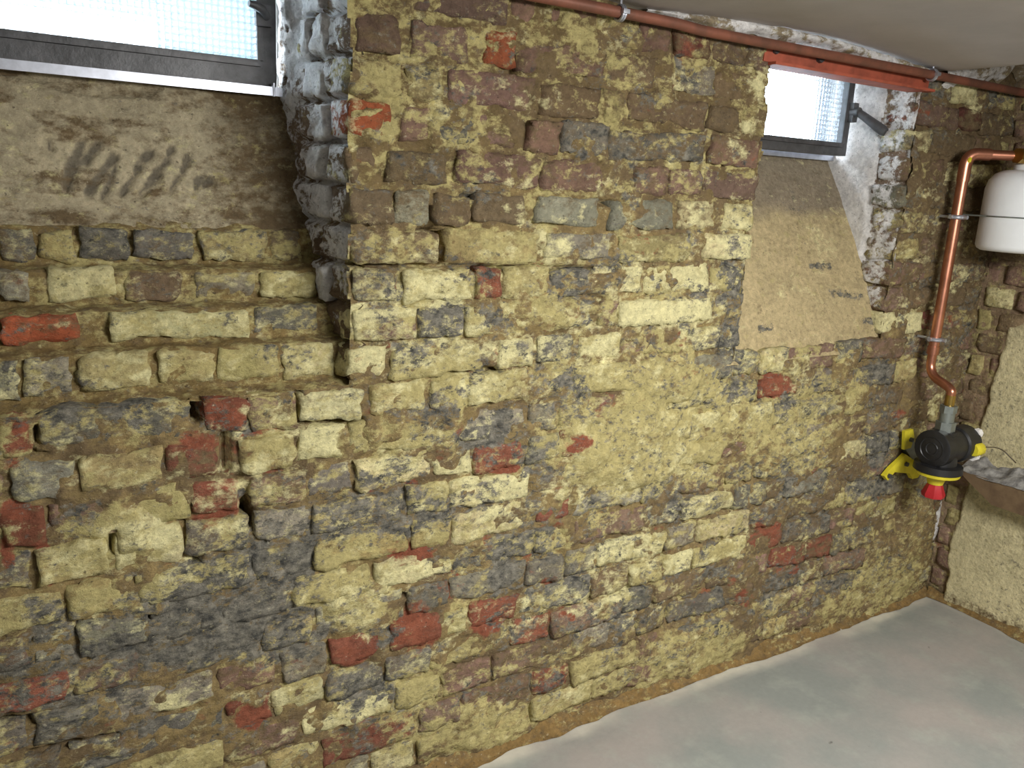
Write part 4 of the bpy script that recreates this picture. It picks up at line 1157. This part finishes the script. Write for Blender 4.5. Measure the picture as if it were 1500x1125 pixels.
# white vessel
vs = empty('expansion_vessel', tuple(VC + np.array([0, 0, -.15]))); tag(vs, 'white cylindrical vessel strapped to the wall in the corner', 'vessel')
zt = at(1470, 247, VC[1] + .02)[2]; zb = at(1450, 369, VC[1] + .02)[2]
R_ = .108
s = MB()
prof = [(zb, .060), (zb + .002, R_ - .016), (zb + .008, R_ - .005), (zb + .018, R_), (zt - .055, R_), (zt - .030, R_ - .006), (zt - .012, R_ - .020), (zt - .003, R_ - .038), (zt, R_ - .055)]
s.tube([(VC[0], VC[1], z) for z, r in prof], [r for z, r in prof], 48); s.build('body', M_WPLAST, vs, True)
s = MB(); s.tube([(VC[0], VC[1], zt - .004), (VC[0], VC[1], zt + .014), (VC[0], VC[1], zt + .018)], [.044, .044, .036], 28); s.build('neck', M_WPLAST, vs, True)
zs = at(1470, 318, VC[1])[2]
s = MB(); s.tube(ring_pts((VC[0], VC[1], zs), R_ + .001, (0, 0, 1), 48), .0022, 6); s.tube([(VC[0] - R_ * .9, VC[1] + .04, zs), (VC[0] - .11, .005, zs)], .0025, 6); s.build('strap', M_GREYFIT, vs, True)
s = MB(); s.tube([(VC[0], VC[1], zt + .016), (VC[0], VC[1], zt + .030), (VC[0], VC[1], ztop + .004)], [.022, .022, .018], 8)
s.tube([(VC[0] - .055, VC[1] + .016, ztop + .004), (VC[0] - .02, VC[1] + .005, ztop + .004), (VC[0] + .03, VC[1] - .008, ztop + .004)], [.022, .022, .02], 8)
s.build('brass_tee', M_BRASS, vs, True)
# curved orange label
A0, A1 = math.radians(-122), math.radians(-60)
lz0, lz1 = at(1497, 362, VC[1] - .1)[2], at(1497, 338, VC[1] - .1)[2]
V = []; Fc = []
for i in range(11):
    a = A0 + (A1 - A0) * i / 10
    for z in (lz0, lz1): V.append((VC[0] + (R_ + .0012) * math.cos(a), VC[1] + (R_ + .0012) * math.sin(a), z))
for i in range(10): Fc.append((2 * i, 2 * i + 2, 2 * i + 3, 2 * i + 1))
s = MB(); s.add(V, Fc); s.build('label_sticker', M_ORANGE, vs, True)

# ------------------------------------------------------------------ concrete ledge on the right wall
PR = .10
xf = XR - PR
pts = [atx(1410, 690, xf), atx(1500, 722, xf)]
zt_ = float(np.mean([p[2] for p in pts])); y_end = pts[0][1]
bl = [atx(1420, 708, xf), atx(1452, 740, xf)]
le = empty('stone_ledge', (XR - .03, -.4, zt_ - .09)); tag(le, 'rough grey stone ledge jutting from the plastered right wall', 'ledge')
yfar = -1.1
def ledge_top(u, v):
    P = np.stack([xf + (PR + .03) * v, u, np.full_like(u, zt_)], 1)
    P[:, 2] += (fbm(P, 26, 3, 601) - .5) * .040 * (0.3 + .7 * sstep(0, .2, v)) + .050 * v ** .8
    P[:, 0] += (fbm(P, 30, 2, 602) - .5) * .012 * (1 - v)
    return P
top = grid_mesh('rough_top', np.arange(yfar, y_end + .03, .008), np.linspace(0, 1, 14), ledge_top, M_LEDGE)
kid(top, le)
s = MB(); s.prism([(xf + .003, y_end + .02, zt_ + .002), (xf + .003, bl[0][1], bl[0][2]), (xf + .003, bl[1][1], bl[1][2]), (xf + .003, yfar, bl[1][2]), (xf + .003, yfar, zt_ + .002)], (PR + .03, 0, 0))
s.build('face_block', M_LEDGE_FACE, le)
